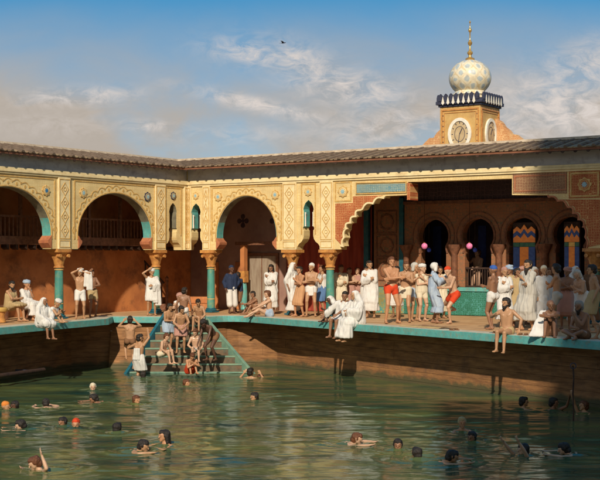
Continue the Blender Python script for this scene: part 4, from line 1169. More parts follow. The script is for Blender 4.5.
ARMS = {   # wrists from the middle of the shoulders as (side, forward, up), then elbow directions
    'down': ((.27, .06, -.53), (-.27, .06, -.53), (.3, -.8, -.1), (-.3, -.8, -.1)),
    'crossed': ((-.11, .22, -.27), (.11, .25, -.22), (.9, .1, -.7), (-.9, .1, -.7)),
    'head': ((.10, .12, .25), (-.10, .12, .25), (1, .3, -.1), (-1, .3, -.1)),
    'raiseR': ((.02, .22, -.28), (-.10, .13, .30), (.9, 0, -.5), (-1, .4, .1)),
    'raiseL': ((.10, .13, .30), (-.02, .22, -.28), (1, .4, .1), (-.9, 0, -.5)),
    'together': ((.02, .27, -.10), (-.03, .28, -.13), (.7, 0, -.8), (-.7, 0, -.8)),
    'chest': ((-.06, .16, -.16), (.04, .20, -.26), (.8, -.1, -.8), (-.8, -.1, -.8)),
    'hip': ((.20, .02, -.42), (-.27, .06, -.52), (1, -.3, 0), (-.3, -.8, -.1)),
    'hipR': ((.27, .06, -.53), (-.19, .02, -.42), (.3, -.8, -.1), (-1, -.3, 0)),
    'chin': ((.02, .20, -.02), (.02, .24, -.30), (.6, 0, -1), (-.8, 0, -.6)),
    'swim': ((.16, .46, -.08), (-.16, .46, -.08), (1, 0, -.1), (-1, 0, -.1)),
    'upR': ((.30, .20, -.20), (-.16, .20, .42), (1, -.2, -.5), (-1, 0, .3)),
    'up2': ((.14, .14, .46), (-.18, .10, .42), (1, 0, 0), (-1, 0, 0)),
    'lap': ((.13, .34, -.36), (-.13, .34, -.34), (1, -.1, -.5), (-1, -.1, -.5)),
    'lean': ((.30, -.10, -.44), (-.10, .30, -.30), (.4, -1, 0), (-1, 0, -.4)),
    'grip': ((.24, .30, .12), (-.24, .30, .12), (1, 0, -.6), (-1, 0, -.6)),
    'spread': ((.50, .16, .02), (-.50, .16, .04), (0, -.2, -1), (0, -.2, -1)),
    'point': ((.50, .10, .02), (.06, .25, -.15), (0, -.2, -1), (-.8, 0, -.6)),
}


def ik(a, t, l1, l2, pole):
    d = t - a; L = min(d.length, (l1 + l2) * .995); dn = d.normalized(); t2 = a + dn * L
    k = (l1 * l1 - l2 * l2 + L * L) / (2 * L); h = math.sqrt(max(0, l1 * l1 - k * k)); p = V(pole); p = (p - dn * p.dot(dn))
    p = p.normalized() if p.length > 1e-4 else dn.orthogonal().normalized()
    return a + dn * k + p * h, t2


def skeleton(P):
    J = {}; S = V((1, 0, 0)); pel = V(P.get('pel', (0, 0, .95))); U = V(P.get('up', (0, 0, 1))).normalized()
    S = V(P.get('side', (1, 0, 0))); S = (S - U * S.dot(U)).normalized(); Fw = U.cross(S) * -1 if False else S.cross(U) * -1
    if Fw.dot(V((0, -1, 0))) < 0 and not P.get('flip'): Fw = -Fw
    S = Fw.cross(U) * -1; 
    if S.x < 0: S = -S
    Sh = S; H = V((1, 0, 0))
    J['pel'] = pel; J['U'] = U; J['S'] = S; J['F'] = Fw
    shm = pel + U * .50; J['shm'] = shm; J['chest'] = pel + U * .34; J['waist'] = pel + U * .14
    for n, s in (('L', 1), ('R', -1)):
        J['sh' + n] = shm + S * .168 * s - U * .035; J['hip' + n] = pel + H * .088 * s - V((0, 0, .02))
    ar = P.get('arms', 'down'); a = ARMS[ar] if isinstance(ar, str) else ar
    fr = lambda v: S * v[0] + Fw * v[1] + U * v[2]
    for i, n in enumerate('LR'):
        w = V(P['H' + n]) if ('H' + n) in P else shm + fr(a[i])
        J['el' + n], J['wr' + n] = ik(J['sh' + n], w, .285, .255, fr(a[2 + i]))
        ft = V(P.get('foot' + n, ((.10 if n == 'L' else -.11), (.0 if n == 'L' else -.04), .085)))
        J['kn' + n], J['an' + n] = ik(J['hip' + n], ft, .44, .43, V(P.get('kpole' + n, (0.12 if n == 'L' else -.12, -1, .2))))
    hu = V(P.get('hu', tuple(U))).normalized(); hf = V(P.get('hf', tuple(Fw))); hf = (hf - hu * hf.dot(hu)).normalized()
    J['nk'] = shm + U * .02; J['hd'] = J['nk'] + (U * .045 + hu * .118) + hf * .02; J['hu'] = hu; J['hf'] = hf; J['hs'] = hf.cross(hu)
    return J


def hand(J, n, curl=.5):
    s = 1 if n == 'L' else -1; w = J['wr' + n]; d = (w - J['el' + n]).normalized(); ax = d.cross(J['F'])
    if ax.length < .1: ax = d.cross(J['U'])
    ax.normalize(); nn = ax.cross(d)                      # palm normal
    pc = []; k = w + d * .085
    pc.append(sp(w, .024) + sp(w + d * .03 + ax * .02, .018) + sp(w + d * .03 - ax * .02, .018) + sp(k + ax * .030, .0135) + sp(k - ax * .030, .0135))
    for i, L in enumerate((.040, .045, .042, .033)):
        b = k + ax * (.033 - .022 * i); d1 = (d + nn * -.25 * curl).normalized(); m_ = b + d1 * L; d2 = (d1 + nn * -.8 * curl).normalized(); e = m_ + d2 * L * .85
        pc += [cap(b, .0105, m_, .0095), cap(m_, .0095, e, .008)]
    b = w + d * .025 + ax * .028 ; m_ = b + (d * .6 + ax * .7).normalized() * .04; e = m_ + (d * .9 + ax * .2).normalized() * .033
    pc += [cap(b, .013, m_, .011), cap(m_, .011, e, .009)]
    return pc


def body_pieces(J, fat=0.0, legs=True):
    U, S, Fw = J['U'], J['S'], J['F']; pc = []
    pel, ch, wa, shm = J['pel'], J['chest'], J['waist'], J['shm']; q = fat
    pc.append(sp(J['hipL'] + V((0, 0, .03)), .092 + q) + sp(J['hipR'] + V((0, 0, .03)), .092 + q) + sp(pel + U * .05 + Fw * .02, .10 + q))
    pc.append(sp(pel + S * .06 + U * .04, .095 + q) + sp(pel - S * .06 + U * .04, .095 + q) + sp(wa + S * .055 + U * .02, .088 + q) + sp(wa - S * .055 + U * .02, .088 + q))
    pc.append(sp(wa + S * .055, .088 + q) + sp(wa - S * .055, .088 + q) + sp(ch + S * .075, .098) + sp(ch - S * .075, .098))
    pc.append(sp(ch + S * .075, .098) + sp(ch - S * .075, .098) + sp(shm + S * .10 - U * .06, .080) + sp(shm - S * .10 - U * .06, .080))
    for s in (1, -1):
        pc.append(sp(shm + S * .070 * s - U * .125 + Fw * .046, .060) + sp(shm + S * .105 * s - U * .09 + Fw * .03, .055))
        pc.append(sp(shm + S * .085 * s - U * .12 - Fw * .055, .058))
        pc.append(cap(shm + U * .03, .050, J['sh' + ('L' if s > 0 else 'R')] + U * .0, .050))
    pc.append(cap(J['nk'] - U * .03, .072, J['hd'] - J['hu'] * .06 - J['hf'] * .01, .050))
    for n in 'LR':
        sh, el, wr = J['sh' + n], J['el' + n], J['wr' + n]
        pc.append(sp(sh, .062)); pc.append(cap(sh, .056, el, .040)); pc.append(sp(sh.lerp(el, .5), .050))
        pc.append(cap(el, .040, el.lerp(wr, .3), .043)); pc.append(cap(el.lerp(wr, .3), .043, wr, .026)); pc += hand(J, n)
        if legs:
            hp, kn, an = J['hip' + n], J['kn' + n], J['an' + n]
            pc.append(cap(hp, .092, hp.lerp(kn, .55), .078)); pc.append(cap(hp.lerp(kn, .55), .078, kn, .055)); pc.append(sp(kn, .056))
            back = -(kn - hp).normalized().cross((an - kn).normalized()).cross((an - kn).normalized()) if ((kn - hp).normalized().cross((an - kn).normalized())).length > .05 else V((0, 1, 0))
            back = back.normalized()
            if back.dot((kn - hp.lerp(an, .5))) > 0: back = -back
            cf = kn.lerp(an, .28) + back * .018
            pc.append(cap(kn, .052, cf, .056)); pc.append(cap(cf, .056, kn.lerp(an, .6), .042)); pc.append(cap(kn.lerp(an, .6), .042, an, .033))
            fd = J.get('toe' + n) or V((.18 if n == 'L' else -.18, -1, 0)); sh_ = (an - kn).normalized()
            if abs(sh_.z) < .55: fd = (fd + sh_ * .4)
            fd = fd.normalized(); sd = fd.cross(V((0, 0, 1))).normalized(); dn = V((0, 0, -1)); sole = an + dn * .045
            pc.append(sp(an, .034) + sp(sole - fd * .045, .030) + sp(sole + fd * .07 + V((0, 0, .005)), .028))
            pc.append(sp(sole - fd * .03, .028) + sp(sole + fd * .13 + sd * .028, .020) + sp(sole + fd * .13 - sd * .028, .020))
            pc.append(cap(sole + fd * .13, .030, sole + fd * .175, .014))
    for s in (1, -1): pc.append(sp(J['hip' + ('L' if s > 0 else 'R')] + V((0, 0, .0)) - Fw * .045, .088))
    h, f, u, s_ = J['hd'], J['hf'], J['hu'], J['hs']; body = pc; pc = []
    pc.append(sp(h - f * .025 + u * .02, .082) + sp(h + f * .03 + u * .025, .068) + sp(h + f * .03 - u * .04 + s_ * .02, .045) + sp(h + f * .03 - u * .04 - s_ * .02, .045))
    pc.append(sp(h + f * .03 - u * .03, .055) + sp(h + f * .072 - u * .095, .022))
    pc.append(cap(h + f * .095 + u * .012, .010, h + f * .112 - u * .028, .014))
    pc.append(cap(h + f * .085 + u * .022 + s_ * .035, .014, h + f * .085 + u * .022 - s_ * .035, .014))
    for k in (1, -1): pc.append(cap(h + s_ * .080 * k + u * .012 - f * .01, .014, h + s_ * .078 * k - u * .022 - f * .005, .010))
    return body + big(J, pc)


def big(J, pc, k=1.14):
    h = J['hd'] - J['hu'] * .05; return [[h + (p - h) * k for p in q] for q in pc]


def face_extra(J):
    h, f, u, s_ = J['hd'], J['hf'], J['hu'], J['hs']; e = []
    for k in (1, -1): e.append(sp(h + f * .089 + u * .002 + s_ * .031 * k, .0105))
    for k in (1, -1): e.append(cap(h + f * .100 + u * .026 + s_ * .016 * k, .004, h + f * .089 + u * .028 + s_ * .048 * k, .003))
    return [(big(J, e), 1), (big(J, [cap(h + f * .096 - u * .060 + s_ * .018, .006, h + f * .096 - u * .060 - s_ * .018, .006)]), 2)]


# hair and cloth, each a list of hull pieces
def g_hair(J, long=False):
    h, f, u, s = J['hd'], J['hf'], J['hu'], J['hs']
    pc = [sp(h - f * .035 + u * .03, .087) + sp(h + f * .034 + u * .060, .060), sp(h - f * .05 - u * .035, .074), sp(h - f * .01 + u * .01 + s * .035, .055) + sp(h - f * .01 + u * .01 - s * .035, .055)]
    if long: pc.append(cap(h - f * .06 - u * .02, .07, h - f * .08 - u * .17, .06)); pc += [cap(h - f * .02 + s * .06 * k, .04, h - f * .04 + s * .075 * k - u * .14, .035) for k in (1, -1)]
    return pc


def g_beard(J, L=.06):
    h, f, u, s = J['hd'], J['hf'], J['hu'], J['hs']
    return [sp(h + f * .055 - u * .085 + s * .03, .026) + sp(h + f * .055 - u * .085 - s * .03, .026) + sp(h + f * .088 - u * .10, .022) + sp(h + f * .08 - u * (.11 + L), .018),
            cap(h + f * .035 - u * .05 + s * .065, .016, h + f * .06 - u * .095 + s * .03, .02), cap(h + f * .035 - u * .05 - s * .065, .016, h + f * .06 - u * .095 - s * .03, .02)]


def g_turban(J):
    h, f, u, s = J['hd'], J['hf'], J['hu'], J['hs']; pc = [sp(h - f * .01 + u * .065, .080)]
    for t, (tl, r) in enumerate(((.25, .030), (-.2, .030), (.0, .026))):
        n = 14; pts = []
        for i in range(n):
            a = 2 * pi * i / n; rad = .080 - .012 * (t == 2)
            pts.append(h - f * .012 + u * (.050 + .026 * t + .05 * tl * sin(a) * 2) + (f * 1.1 * cos(a) + s * sin(a)) * rad)
        for i in range(n): pc.append(cap(pts[i], r, pts[(i + 1) % n], r))
    return pc


def g_cap(J):
    h, f, u, s = J['hd'], J['hf'], J['hu'], J['hs']
    return [sp(h - f * .02 + u * .05, .086) + sp(h + f * .03 + u * .065, .062) + sp(h - f * .05 + u * .0, .05)]


def g_hood(J, fall=True):
    h, f, u, s = J['hd'], J['hf'], J['hu'], J['hs']
    pc = [sp(h - f * .03 + u * .035, .100) + sp(h + f * .025 + u * .075, .055)]
    pc += [cap(h + u * .04 + s * .065 * k, .045, h - u * .07 + s * .075 * k - f * .01, .045) for k in (1, -1)]
    if fall: pc.append(sp(h - f * .05, .10) + sp(J['shL'] + J['U'] * .01 - J['F'] * .02, .075) + sp(J['shR'] + J['U'] * .01 - J['F'] * .02, .075))
    return pc


def legpt(J, n, t):
    return J['hip' + n].lerp(J['kn' + n], min(1, t * 2)) if t <= .5 else J['kn' + n].lerp(J['an' + n], t * 2 - 1)


def g_trunks(J, t=.16, r=.010):
    pc = [sp(J['hipL'] + V((0, 0, .04)), .100 + r) + sp(J['hipR'] + V((0, 0, .04)), .100 + r) + sp(J['pel'] + J['F'] * .02, .10 + r)]
    for n in 'LR':
        hp = J['hip' + n]; pc.append(cap(hp, .098 + r, legpt(J, n, t), .084 + r)); pc.append(sp(hp - J['F'] * .045, .09 + r))
    return pc


def g_skirt(J, t=.5, r=.03, flare=.03):
    ts = [0, min(t, .5)] + ([t] if t > .5 else []); pc = []
    w = [sp(J['hipL'] + V((0, 0, .10)), .095 + r * .6) + sp(J['hipR'] + V((0, 0, .10)), .095 + r * .6)]
    w = w[0]
    for i, a in enumerate(ts[1:]):
        b = ts[i]; q = []
        for n in 'LR':
            ra = .078 + flare * a * 1.6 + r; q += sp(legpt(J, n, b), (.105 if b == 0 else .075 + flare * b) + r)
            q += (sp(legpt(J, n, a), ra) if a < t else ring(legpt(J, n, a), ra, ra) + ring(legpt(J, n, a) + V((0, 0, .05)), ra, ra))
        if i == 0: q += w
        pc.append(q)
    return pc


def g_torso(J, r=.042):
    q = []
    for n in 'LR': q += sp(J['sh' + n] - J['U'] * .012, .062 + r * .35)
    S = J['S']; c = J['chest']; w = J['waist']
    a = q + sp(c + S * .08, .098 + r) + sp(c - S * .08, .098 + r); b = sp(c + S * .08, .098 + r) + sp(c - S * .08, .098 + r) + sp(w + S * .06, .10 + r) + sp(w - S * .06, .10 + r) + sp(J['hipL'], .10 + r) + sp(J['hipR'], .10 + r)
    return [a, b, cap(J['nk'] + J['U'] * .01 - J['F'] * .015, .062, J['nk'] - J['U'] * .06, .09)]


def g_sleeve(J, n, t=1.0, r=.032, hang=.10):
    sh, el, wr = J['sh' + n], J['el' + n], J['wr' + n]; e = el.lerp(wr, max(0, t - .5) * 1.8); dz = V((0, 0, -hang))
    return [cap(sh, .065 + r * .5, el, .048 + r), cap(el, .048 + r, e, .040 + r) + sp(e + dz * .9, .03) + sp(el + dz, .035)] if t > .5 else [cap(sh, .065 + r * .5, sh.lerp(el, t * 2), .052 + r)]


def g_cloak(J, hem=.85, r=.05, front=True):
    """wrap over shoulders and arms down to hem (share of leg)"""
    a = sp(J['shL'], .075) + sp(J['shR'], .075) + sp(J['elL'], .062) + sp(J['elR'], .062) + sp(J['chest'] - J['F'] * .03, .13)
    b = sp(J['elL'], .062) + sp(J['elR'], .062) + sp(J['hipL'], .12 + r) + sp(J['hipR'], .12 + r) + sp(J['chest'], .14)
    return [a, b] + g_skirt(J, hem, r, .05) + [cap(J['nk'] - J['F'] * .02, .07, J['nk'] - J['U'] * .06 - J['F'] * .02, .10)]


def g_fall(top, bot, w0, w1, th=.022, side=(1, 0, 0)):
    s = V(side).normalized()
    return [sp(V(top) + s * w0, th) + sp(V(top) - s * w0, th) + sp(V(bot) + s * w1, th) + sp(V(bot) - s * w1, th)]


def person(pos, h, face, P, skin, label, wear=(), hair='hair', beard=0, group=None, vox=.0105, hairmat=None, fat=0.0, legs=True):
    """pos: world point under the figure; face: degrees, 0 looks at the viewer, 90 to the right"""
    rn = random.Random(label); P = dict(P)
    if 'up' in P or 'pel' not in P or P['pel'][2] > .5:
        u_ = P.get('up', (0, 0, 1)); P['up'] = (u_[0] + rn.uniform(-.07, .07), u_[1] + rn.uniform(-.05, .05), u_[2])
    if 'hf' not in P: P['hf'] = (rn.uniform(-.55, .55), -1, rn.uniform(-.15, .12))
    if isinstance(P.get('arms', 'down'), str):
        A_ = ARMS[P.get('arms', 'down')]; jt = lambda v: tuple(q + rn.uniform(-.035, .035) for q in v); P['arms'] = (jt(A_[0]), jt(A_[1]), A_[2], A_[3])
    J = skeleton(P); N_ = len(PENDING) + len(label)
    o = blob('person', body_pieces(J, fat, legs), [SK[skin], c_eye, c_lip], None, vox, 4, 0, face_extra(J))
    o.location = pos; o.rotation_euler = (0, 0, radians(face)); k = h / 1.76; o.scale = (k, k, k)
    tag(o, label, 'person', group)
    hm = hairmat or c_hair
    if hair == 'hair': blob('hair', big(J, g_hair(J)), hm, o, .011, 2, .010)
    elif hair == 'long': blob('hair', big(J, g_hair(J, True)), hm, o, .012, 2, .012)
    elif hair == 'turban': blob('turban', big(J, g_turban(J)), hm, o, .010, 2, .004)
    elif hair == 'cap': blob('cap', big(J, g_cap(J)), hm, o, .011, 2, .003)
    elif hair == 'hood': blob('hood', g_hood(J, True), hm, o, .012, 3, .008)
    elif hair == 'hoodlet': blob('hood', big(J, g_hood(J, False)), hm, o, .012, 3, .006)
    if beard: blob('beard', big(J, g_beard(J, beard)), c_hair, o, .011, 2, .004)
    for i, (nm, fn, m, fold) in enumerate(wear):
        blob(nm, fn(J), m, o, .0125, 4, fold, None, N_ + i * 3)
    return o


W = lambda nm, fn, m, fold=.014: (nm, fn, m, fold)
trunks = lambda m, t=.14: W('trunks', lambda J: g_trunks(J, t), m, .004)
loin = lambda m: W('loincloth', lambda J: g_trunks(J, .10, .014) + g_fall(J['pel'] + J['F'] * .11 + V((0, 0, .02)), J['pel'] + J['F'] * .13 - V((0, 0, .22)), .07, .06), m, .010)
wrap = lambda m, t=.5: W('waist_wrap', lambda J: g_skirt(J, t), m, .016)
robe = lambda m, t=.9, sl=True: W('robe', lambda J: g_torso(J) + g_skirt(J, t, .035, .04) + (g_sleeve(J, 'L') + g_sleeve(J, 'R') if sl else []), m, .022)
cloak = lambda m, t=.85: W('cloak', lambda J: g_cloak(J, t), m, .024)
sash = lambda m, n='L': W('shawl', lambda J: g_torso(J, .018)[:2] + g_sleeve(J, n, .9, .03, .22), m, .020)
towel = lambda m, n='L', L=.5: W('towel', lambda J: g_fall(J['el' + n] + V((0, 0, .04)), J['el' + n] - V((0, 0, L)), .05, .09) + g_fall(J['el' + n].lerp(J['wr' + n], .5) + V((0, 0, .04)), J['el' + n].lerp(J['wr' + n], .5) - V((0, 0, L * .85)), .04, .07), m, .014)

STAND = {}
CONTRA = dict(footL=(.15, .03, .085), footR=(-.12, -.10, .085), pel=(.02, 0, .935))


def pose(base, **k): d = dict(base); d.update(k); return d


SIT = dict(pel=(0, .12, .50), footL=(.12, -.36, .085), footR=(-.12, -.36, .085), kpoleL=(0, -.4, 1), kpoleR=(0, -.4, 1), up=(0, -.12, 1), arms='lap')
EDGE = dict(pel=(0, .16, .10), footL=(.11, -.34, -.36), footR=(-.09, -.32, -.34), kpoleL=(0, -.6, 1), kpoleR=(0, -.6, 1), up=(0, -.10, 1), arms='lap')
HUG = dict(pel=(0, .14, .11), footL=(.12, -.34, .08), footR=(-.11, -.36, .08), kpoleL=(0, -.2, 1), kpoleR=(0, -.2, 1), up=(0, -.18, 1), HL=(-.02, -.38, .42), HR=(.02, -.36, .38), arms='lap')
CROSS = dict(pel=(0, .10, .11), footL=(-.14, -.26, .08), footR=(.12, -.34, .08), kpoleL=(1, -.3, .35), kpoleR=(-1, -.3, .35), up=(0, -.15, 1), arms='lap')
GATHER = 'bathers gathered on the deck'

# --- left deck
person(at(13, 321.5), 1.62, 60, pose(SIT, arms='crossed'), 'tan', 'bearded man with bare shoulders sitting leftmost on the bench under the left arch', [W('shawl', lambda J: g_torso(J)[1:2] + g_skirt(J, .5), c_sand, .018)], 'hair', .05)
person(at(28, 320.5), 1.62, 55, pose(SIT, arms='chin'), 'ruddy', 'man in white wrap and pale blue turban sitting on the bench by the left column', [W('drape', lambda J: g_torso(J)[1:2] + g_skirt(J, .88), c_white, .02), sash(c_white, 'R')], 'turban', hairmat=c_blue)
person(at(79.5, 319.4), 1.56, 15, pose(CONTRA, arms='head'), 'tan', 'bare-chested man winding a white turban with both hands beside the left column', [trunks(c_white, .27), towel(c_white, 'L', .55)], 'turban', hairmat=c_white)
person(at(92, 317.2), 1.52, 30, pose(CONTRA, arms='raiseR'), 'brown', 'dark slim man in brown shorts behind the one winding a turban', [trunks(c_sand, .25)])
person(at(151, 315.8), 1.54, 10, pose(CONTRA, arms='raiseR'), 'tan', 'man draped in white with one arm raised beside the second green column', [wrap(c_white, .42), sash(c_white, 'L'), towel(c_white, 'L', .75)], 'turban', hairmat=c_white)
pe = at(44, 326); person(pe + V((0, .05, 0)), 1.52, 45, pose(EDGE), 'brown', 'white-hooded figure sitting on the left deck edge with legs over the water', [W('robe', lambda J: g_torso(J, .045) + g_skirt(J, .52, .04) + g_sleeve(J, 'L', 1, .03, .2) + g_sleeve(J, 'R', 1, .03, .2), c_white, .02)], 'hood', hairmat=c_white)
person(at(53, 323.0), 1.45, 70, pose(HUG, up=(0, -.5, 1)), 'tan', 'small crouching figure with a white head cloth behind the hooded sitter', [W('shawl', lambda J: g_torso(J)[:1], c_white, .016)], 'turban', hairmat=c_white)
# --- steps and climbers
m0 = V(((130 - 300) / 1267 * 38.3, 38.3, -.66))


def on_step(px, k): 
    y = 40.05 - 3.15 * k / 8; return V(((px - 300) / 1267 * y, y, -1.58 * k / 8))


person(V(((130 - 300) / 1267 * 38.35, 38.35, -1.50)), 1.62, 190, pose(STAND, arms='grip', HL=(.2, -.30, 1.58), HR=(-.2, -.30, 1.58), footL=(.12, -.15, .4)), 'tan', 'dark-haired bather hauling himself up over the deck edge left of the steps', [trunks(c_brn)])
person(V(((139 - 300) / 1267 * 37.6, 37.6, -2.0)), 1.62, 150, pose(STAND, arms='upR'), 'tan', 'bather with a white cloth climbing by the left stringer of the steps', [wrap(c_white, .4), W('towel', lambda J: g_fall(J['chest'] - J['F'] * .13, J['pel'] - J['F'] * .14, .10, .12), c_white, .012)])
person(on_step(180, 0) + V((0, .25, 0)), 1.55, -10, pose(HUG, up=(0, -.45, 1)), 'pale', 'pale bather sitting bent forward at the top of the steps', [W('shawl', lambda J: g_torso(J)[:1], c_white, .016)], 'turban', hairmat=c_rose)
person(on_step(180, 5), 1.5, 10, pose(CONTRA, arms='lap', up=(0, -.45, 1)), 'tan', 'bather with a rose waist wrap coming down the middle of the steps', [wrap(c_rose, .35)])
person(on_step(199, 2), 1.45, -15, pose(SIT, up=(.1, -.5, 1)), 'tan', 'black-haired bather sitting high on the right side of the steps', [trunks(c_white)])
person(on_step(196, 6) + V((0, .12, -.02)), 1.45, 0, pose(SIT, pel=(0, .12, .40), up=(0, -.3, 1), arms='lap'), 'pale', 'pale bather in white sitting low on the steps just above the water', [trunks(c_white, .3)], hairmat=c_hairb)
person(on_step(212, 6), 1.62, -40, pose(CONTRA, up=(.1, -.9, .75), HL=(.22, -.62, .38), HR=(-.12, -.66, .30), pel=(0, .1, .82)), 'dark', 'dark brown man stooping on the right of the steps', [trunks(c_brn)])
person(on_step(191, 7.6), 1.4, 20, pose(HUG, up=(0, -.7, 1)), 'ruddy', 'bather in scarlet trunks crouching in the water at the foot of the steps', [W('trunks', lambda J: g_trunks(J, .3, .03), c_red, .006)], hairmat=c_hairb)
person(on_step(167, 4.6), 1.45, 40, pose(CONTRA, arms='chest', up=(0, -.2, 1)), 'tan', 'bather in a short pale blue cloth against the left stringer', [wrap(c_blue, .30)])
person(on_step(184, 2.6), 1.5, 175, pose(CONTRA, arms='down'), 'brown', 'brown-skinned bather climbing up the steps with his back to the water', [trunks(c_white, .2)])
person(V(((250.5 - 300) / 1267 * 36.9, 36.9, WZ - 1.0)), 1.65, 170, pose(STAND, pel=(0, 0, .55), footL=(.1, -.1, .0), arms='grip'), 'tan', 'black-haired bather in the water at the right stringer of the steps', [])
person(V(((260 - 300) / 1267 * 37.2, 37.2, WZ - 1.22)), 1.65, 120, pose(STAND, pel=(0, 0, .55), arms='grip'), 'ruddy', 'reddish bather low in the water against the sunlit wall', [], hairmat=c_hairb)
# --- inside the round arch
person(at(231.5, 313.6), 1.62, 30, pose(STAND, arms='hip'), 'dark', 'man in a navy jacket and white trousers standing in the round arch', [W('jacket', lambda J: g_torso(J)[:2] + g_sleeve(J, 'L', 1, .02, .03) + g_sleeve(J, 'R', 1, .02, .03), c_navy, .01), W('trousers', lambda J: g_trunks(J, .7, .035), c_white, .004)], 'cap', hairmat=c_navy)
person(at(238.5, 313), 1.40, -40, pose(STAND, arms='chest'), 'dark', 'smaller dark figure close to the man in the navy jacket', [W('jacket', lambda J: g_torso(J)[:2] + g_sleeve(J, 'R', 1, .02, .05), c_navy, .01), wrap(c_brn, .5)])
person(at(271.5, 314.2), 1.66, -20, pose(STAND, arms='chest'), 'brown', 'long-haired woman in a white dress before the pale door', [robe(c_white, .80)], 'long')
person(at(265, 317.0), 1.62, -75, pose(HUG, pel=(0, .16, .11), up=(0, -.10, 1), footL=(.10, -.62, .075), footR=(-.1, -.40, .08), HL=(.1, -.36, .32), HR=(-.08, -.30, .42)), 'pale', 'red-haired bather sitting on the deck edge in profile, facing left', [wrap(c_blue, .12)], hairmat=c_hairb)
person(at(253, 314.5), 1.50, -60, pose(HUG, up=(0, -.2, 1)), 'brown', 'dark-haired seated figure partly behind the red-haired bather', [])
# --- group between the arch and the hall
person(at(292, 315.6), 1.74, 60, pose(STAND, arms='down'), 'brown', 'figure in a long white hooded cloak leaning behind an orange-skinned bather', [cloak(c_white, .88)], 'hood', hairmat=c_white)
person(at(300, 316.8), 1.62, -50, pose(CONTRA, arms='chest'), 'ruddy', 'nude-backed bather in an orange wrap in front of the white cloak', [W('waist_wrap', lambda J: g_skirt(J, .62, .01, .0), c_orange if False else cloth('flesh coloured wrap', (.52, .28, .14)), .008)], 'hair')
person(at(310.5, 316.8), 1.72, -5, pose(CONTRA, arms='crossed'), 'tan', 'man with crossed arms, white cap and white loincloth beside the column', [loin(c_white)], 'cap', hairmat=c_white)
person(at(322.5, 315.2), 1.66, -70, pose(CONTRA, arms='chest'), 'tan', 'man with a white towel on his shoulder and blue wrap by the green column', [sash(c_white, 'R'), wrap(cloth('blue wrap', (.10, .18, .34)), .5)], 'hair', hairmat=c_hairb)
person(at(340.5, 314.6), 1.65, 10, pose(STAND, arms='chest'), 'tan', 'man in a loose white shirt right of the green column', [robe(c_cream, .5)], 'hair', hairmat=c_hairb)
person(at(350, 313.8), 1.55, 20, pose(STAND, arms='crossed'), 'pale', 'pale man seen between the white shirt and the hooded sitter', [wrap(c_rose, .6)], hairmat=c_hairb)
person(at(358, 313.6), 1.55, -15, pose(STAND, arms='chest'), 'pale', 'bather in a rose wrap behind the white-robed standing man', [W('shawl', lambda J: g_torso(J), c_rose, .014)], hairmat=c_hairb)
# --- sitting on the right deck edge, left group
ER = -57


def on_edge(px, back=.0):
    f = (px - 300) / 300.0; y0 = 320.6 + (342.0 - 320.6) * f
    p = at(px, y0); return p + V((.837, .548, 0)) * back


person(on_edge(328, .25), 1.60, -70, pose(HUG, up=(0, -.45, 1), arms='lap'), 'dark', 'dark-faced crouching man in a white hood at the edge beside the white draped sitters', [W('drape', lambda J: g_torso(J)[:1] + [sp(J['hipL'], .12) + sp(J['hipR'], .12) + sp(J['waist'], .12)], c_white, .016)], 'hood', hairmat=c_white)
person(on_edge(338, .02), 1.75, -35, pose(EDGE, HL=(.1, -.30, .24), HR=(-.50, -.02, .22), up=(.12, .05, 1)), 'brown', 'dark man draped in white sitting on the edge and leaning on one arm', [W('drape', lambda J: g_torso(J, .04) + g_sleeve(J, 'R', .9, .035, .12) + g_skirt(J, .25, .03), c_white, .022)], 'cap', hairmat=c_hair)
person(on_edge(352, .05), 1.85, -50, pose(EDGE, HL=(.04, -.20, .35), HR=(-.08, -.22, .3), footL=(.06, -.34, -.40), footR=(-.05, -.40, -.38)), 'tan', 'tall figure wholly wrapped in white with a hood, sitting on the deck edge', [W('robe', lambda J: g_torso(J, .055) + g_skirt(J, .93, .05) + g_sleeve(J, 'L', 1, .05, .2) + g_sleeve(J, 'R', 1, .05, .2), c_white, .028)], 'hood', hairmat=c_white)
# --- standing group
person(at(371, 318.0), 1.80, -15, pose(STAND, arms='chest'), 'tan', 'dark-haired man in a long white robe standing behind the hooded sitter', [robe(c_white, .82)], 'hair')
person(at(391, 323.6), 1.93, 18, pose(CONTRA, arms='crossed', footL=(.20, .05, .085), footR=(-.18, -.08, .085), pel=(0, 0, .93)), 'ruddy', 'tall auburn-haired man in scarlet trunks with crossed arms', [trunks(c_red, .13)], 'hair', hairmat=c_hairb)
person(at(404.5, 322.6), 1.78, -20, pose(CONTRA, arms='together'), 'tan', 'bare-chested man with clasped hands in a cream loincloth next to the scarlet trunks', [loin(c_cream)], 'hair', hairmat=c_hairb)
person(at(413, 321.2), 1.74, 30, pose(CONTRA, arms='together'), 'tan', 'bather with a pale head cloth and pale blue waist cloth', [trunks(c_blue, .2)], 'hoodlet', hairmat=c_grey)
person(at(421, 321.4), 1.70, 25, pose(CONTRA, arms='chest'), 'pale', 'bather with white turban and cream vest left of the blue robed figure', [W('vest', lambda J: g_torso(J, .02), c_cream, .012), trunks(c_cream, .2)], 'turban', hairmat=c_white)
person(at(433.5, 323.4), 1.74, 80, pose(CONTRA, arms='point', HL=(.1, -.45, 1.38), HR=(-.05, -.3, 1.3)), 'brown', 'hooded figure in a pale blue and white robe beside the dancing man', [robe(c_blue, .72)], 'hoodlet', hairmat=c_white)
person(at(450.5, 324.0), 1.74, -55, pose(STAND, pel=(.05, .10, .86), footL=(.02, -.02, .085), footR=(-.42, .52, .42), kpoleR=(-.6, -.6, -.3), up=(-.05, -.28, 1), HR=(-.45, -.38, 1.40), HL=(.05, -.36, 1.05), kpoleL=(0, -1, .2)), 'pale', 'leaping man in red cap and red trunks with one leg kicked back', [trunks(c_red, .24)], 'cap', hairmat=c_red)
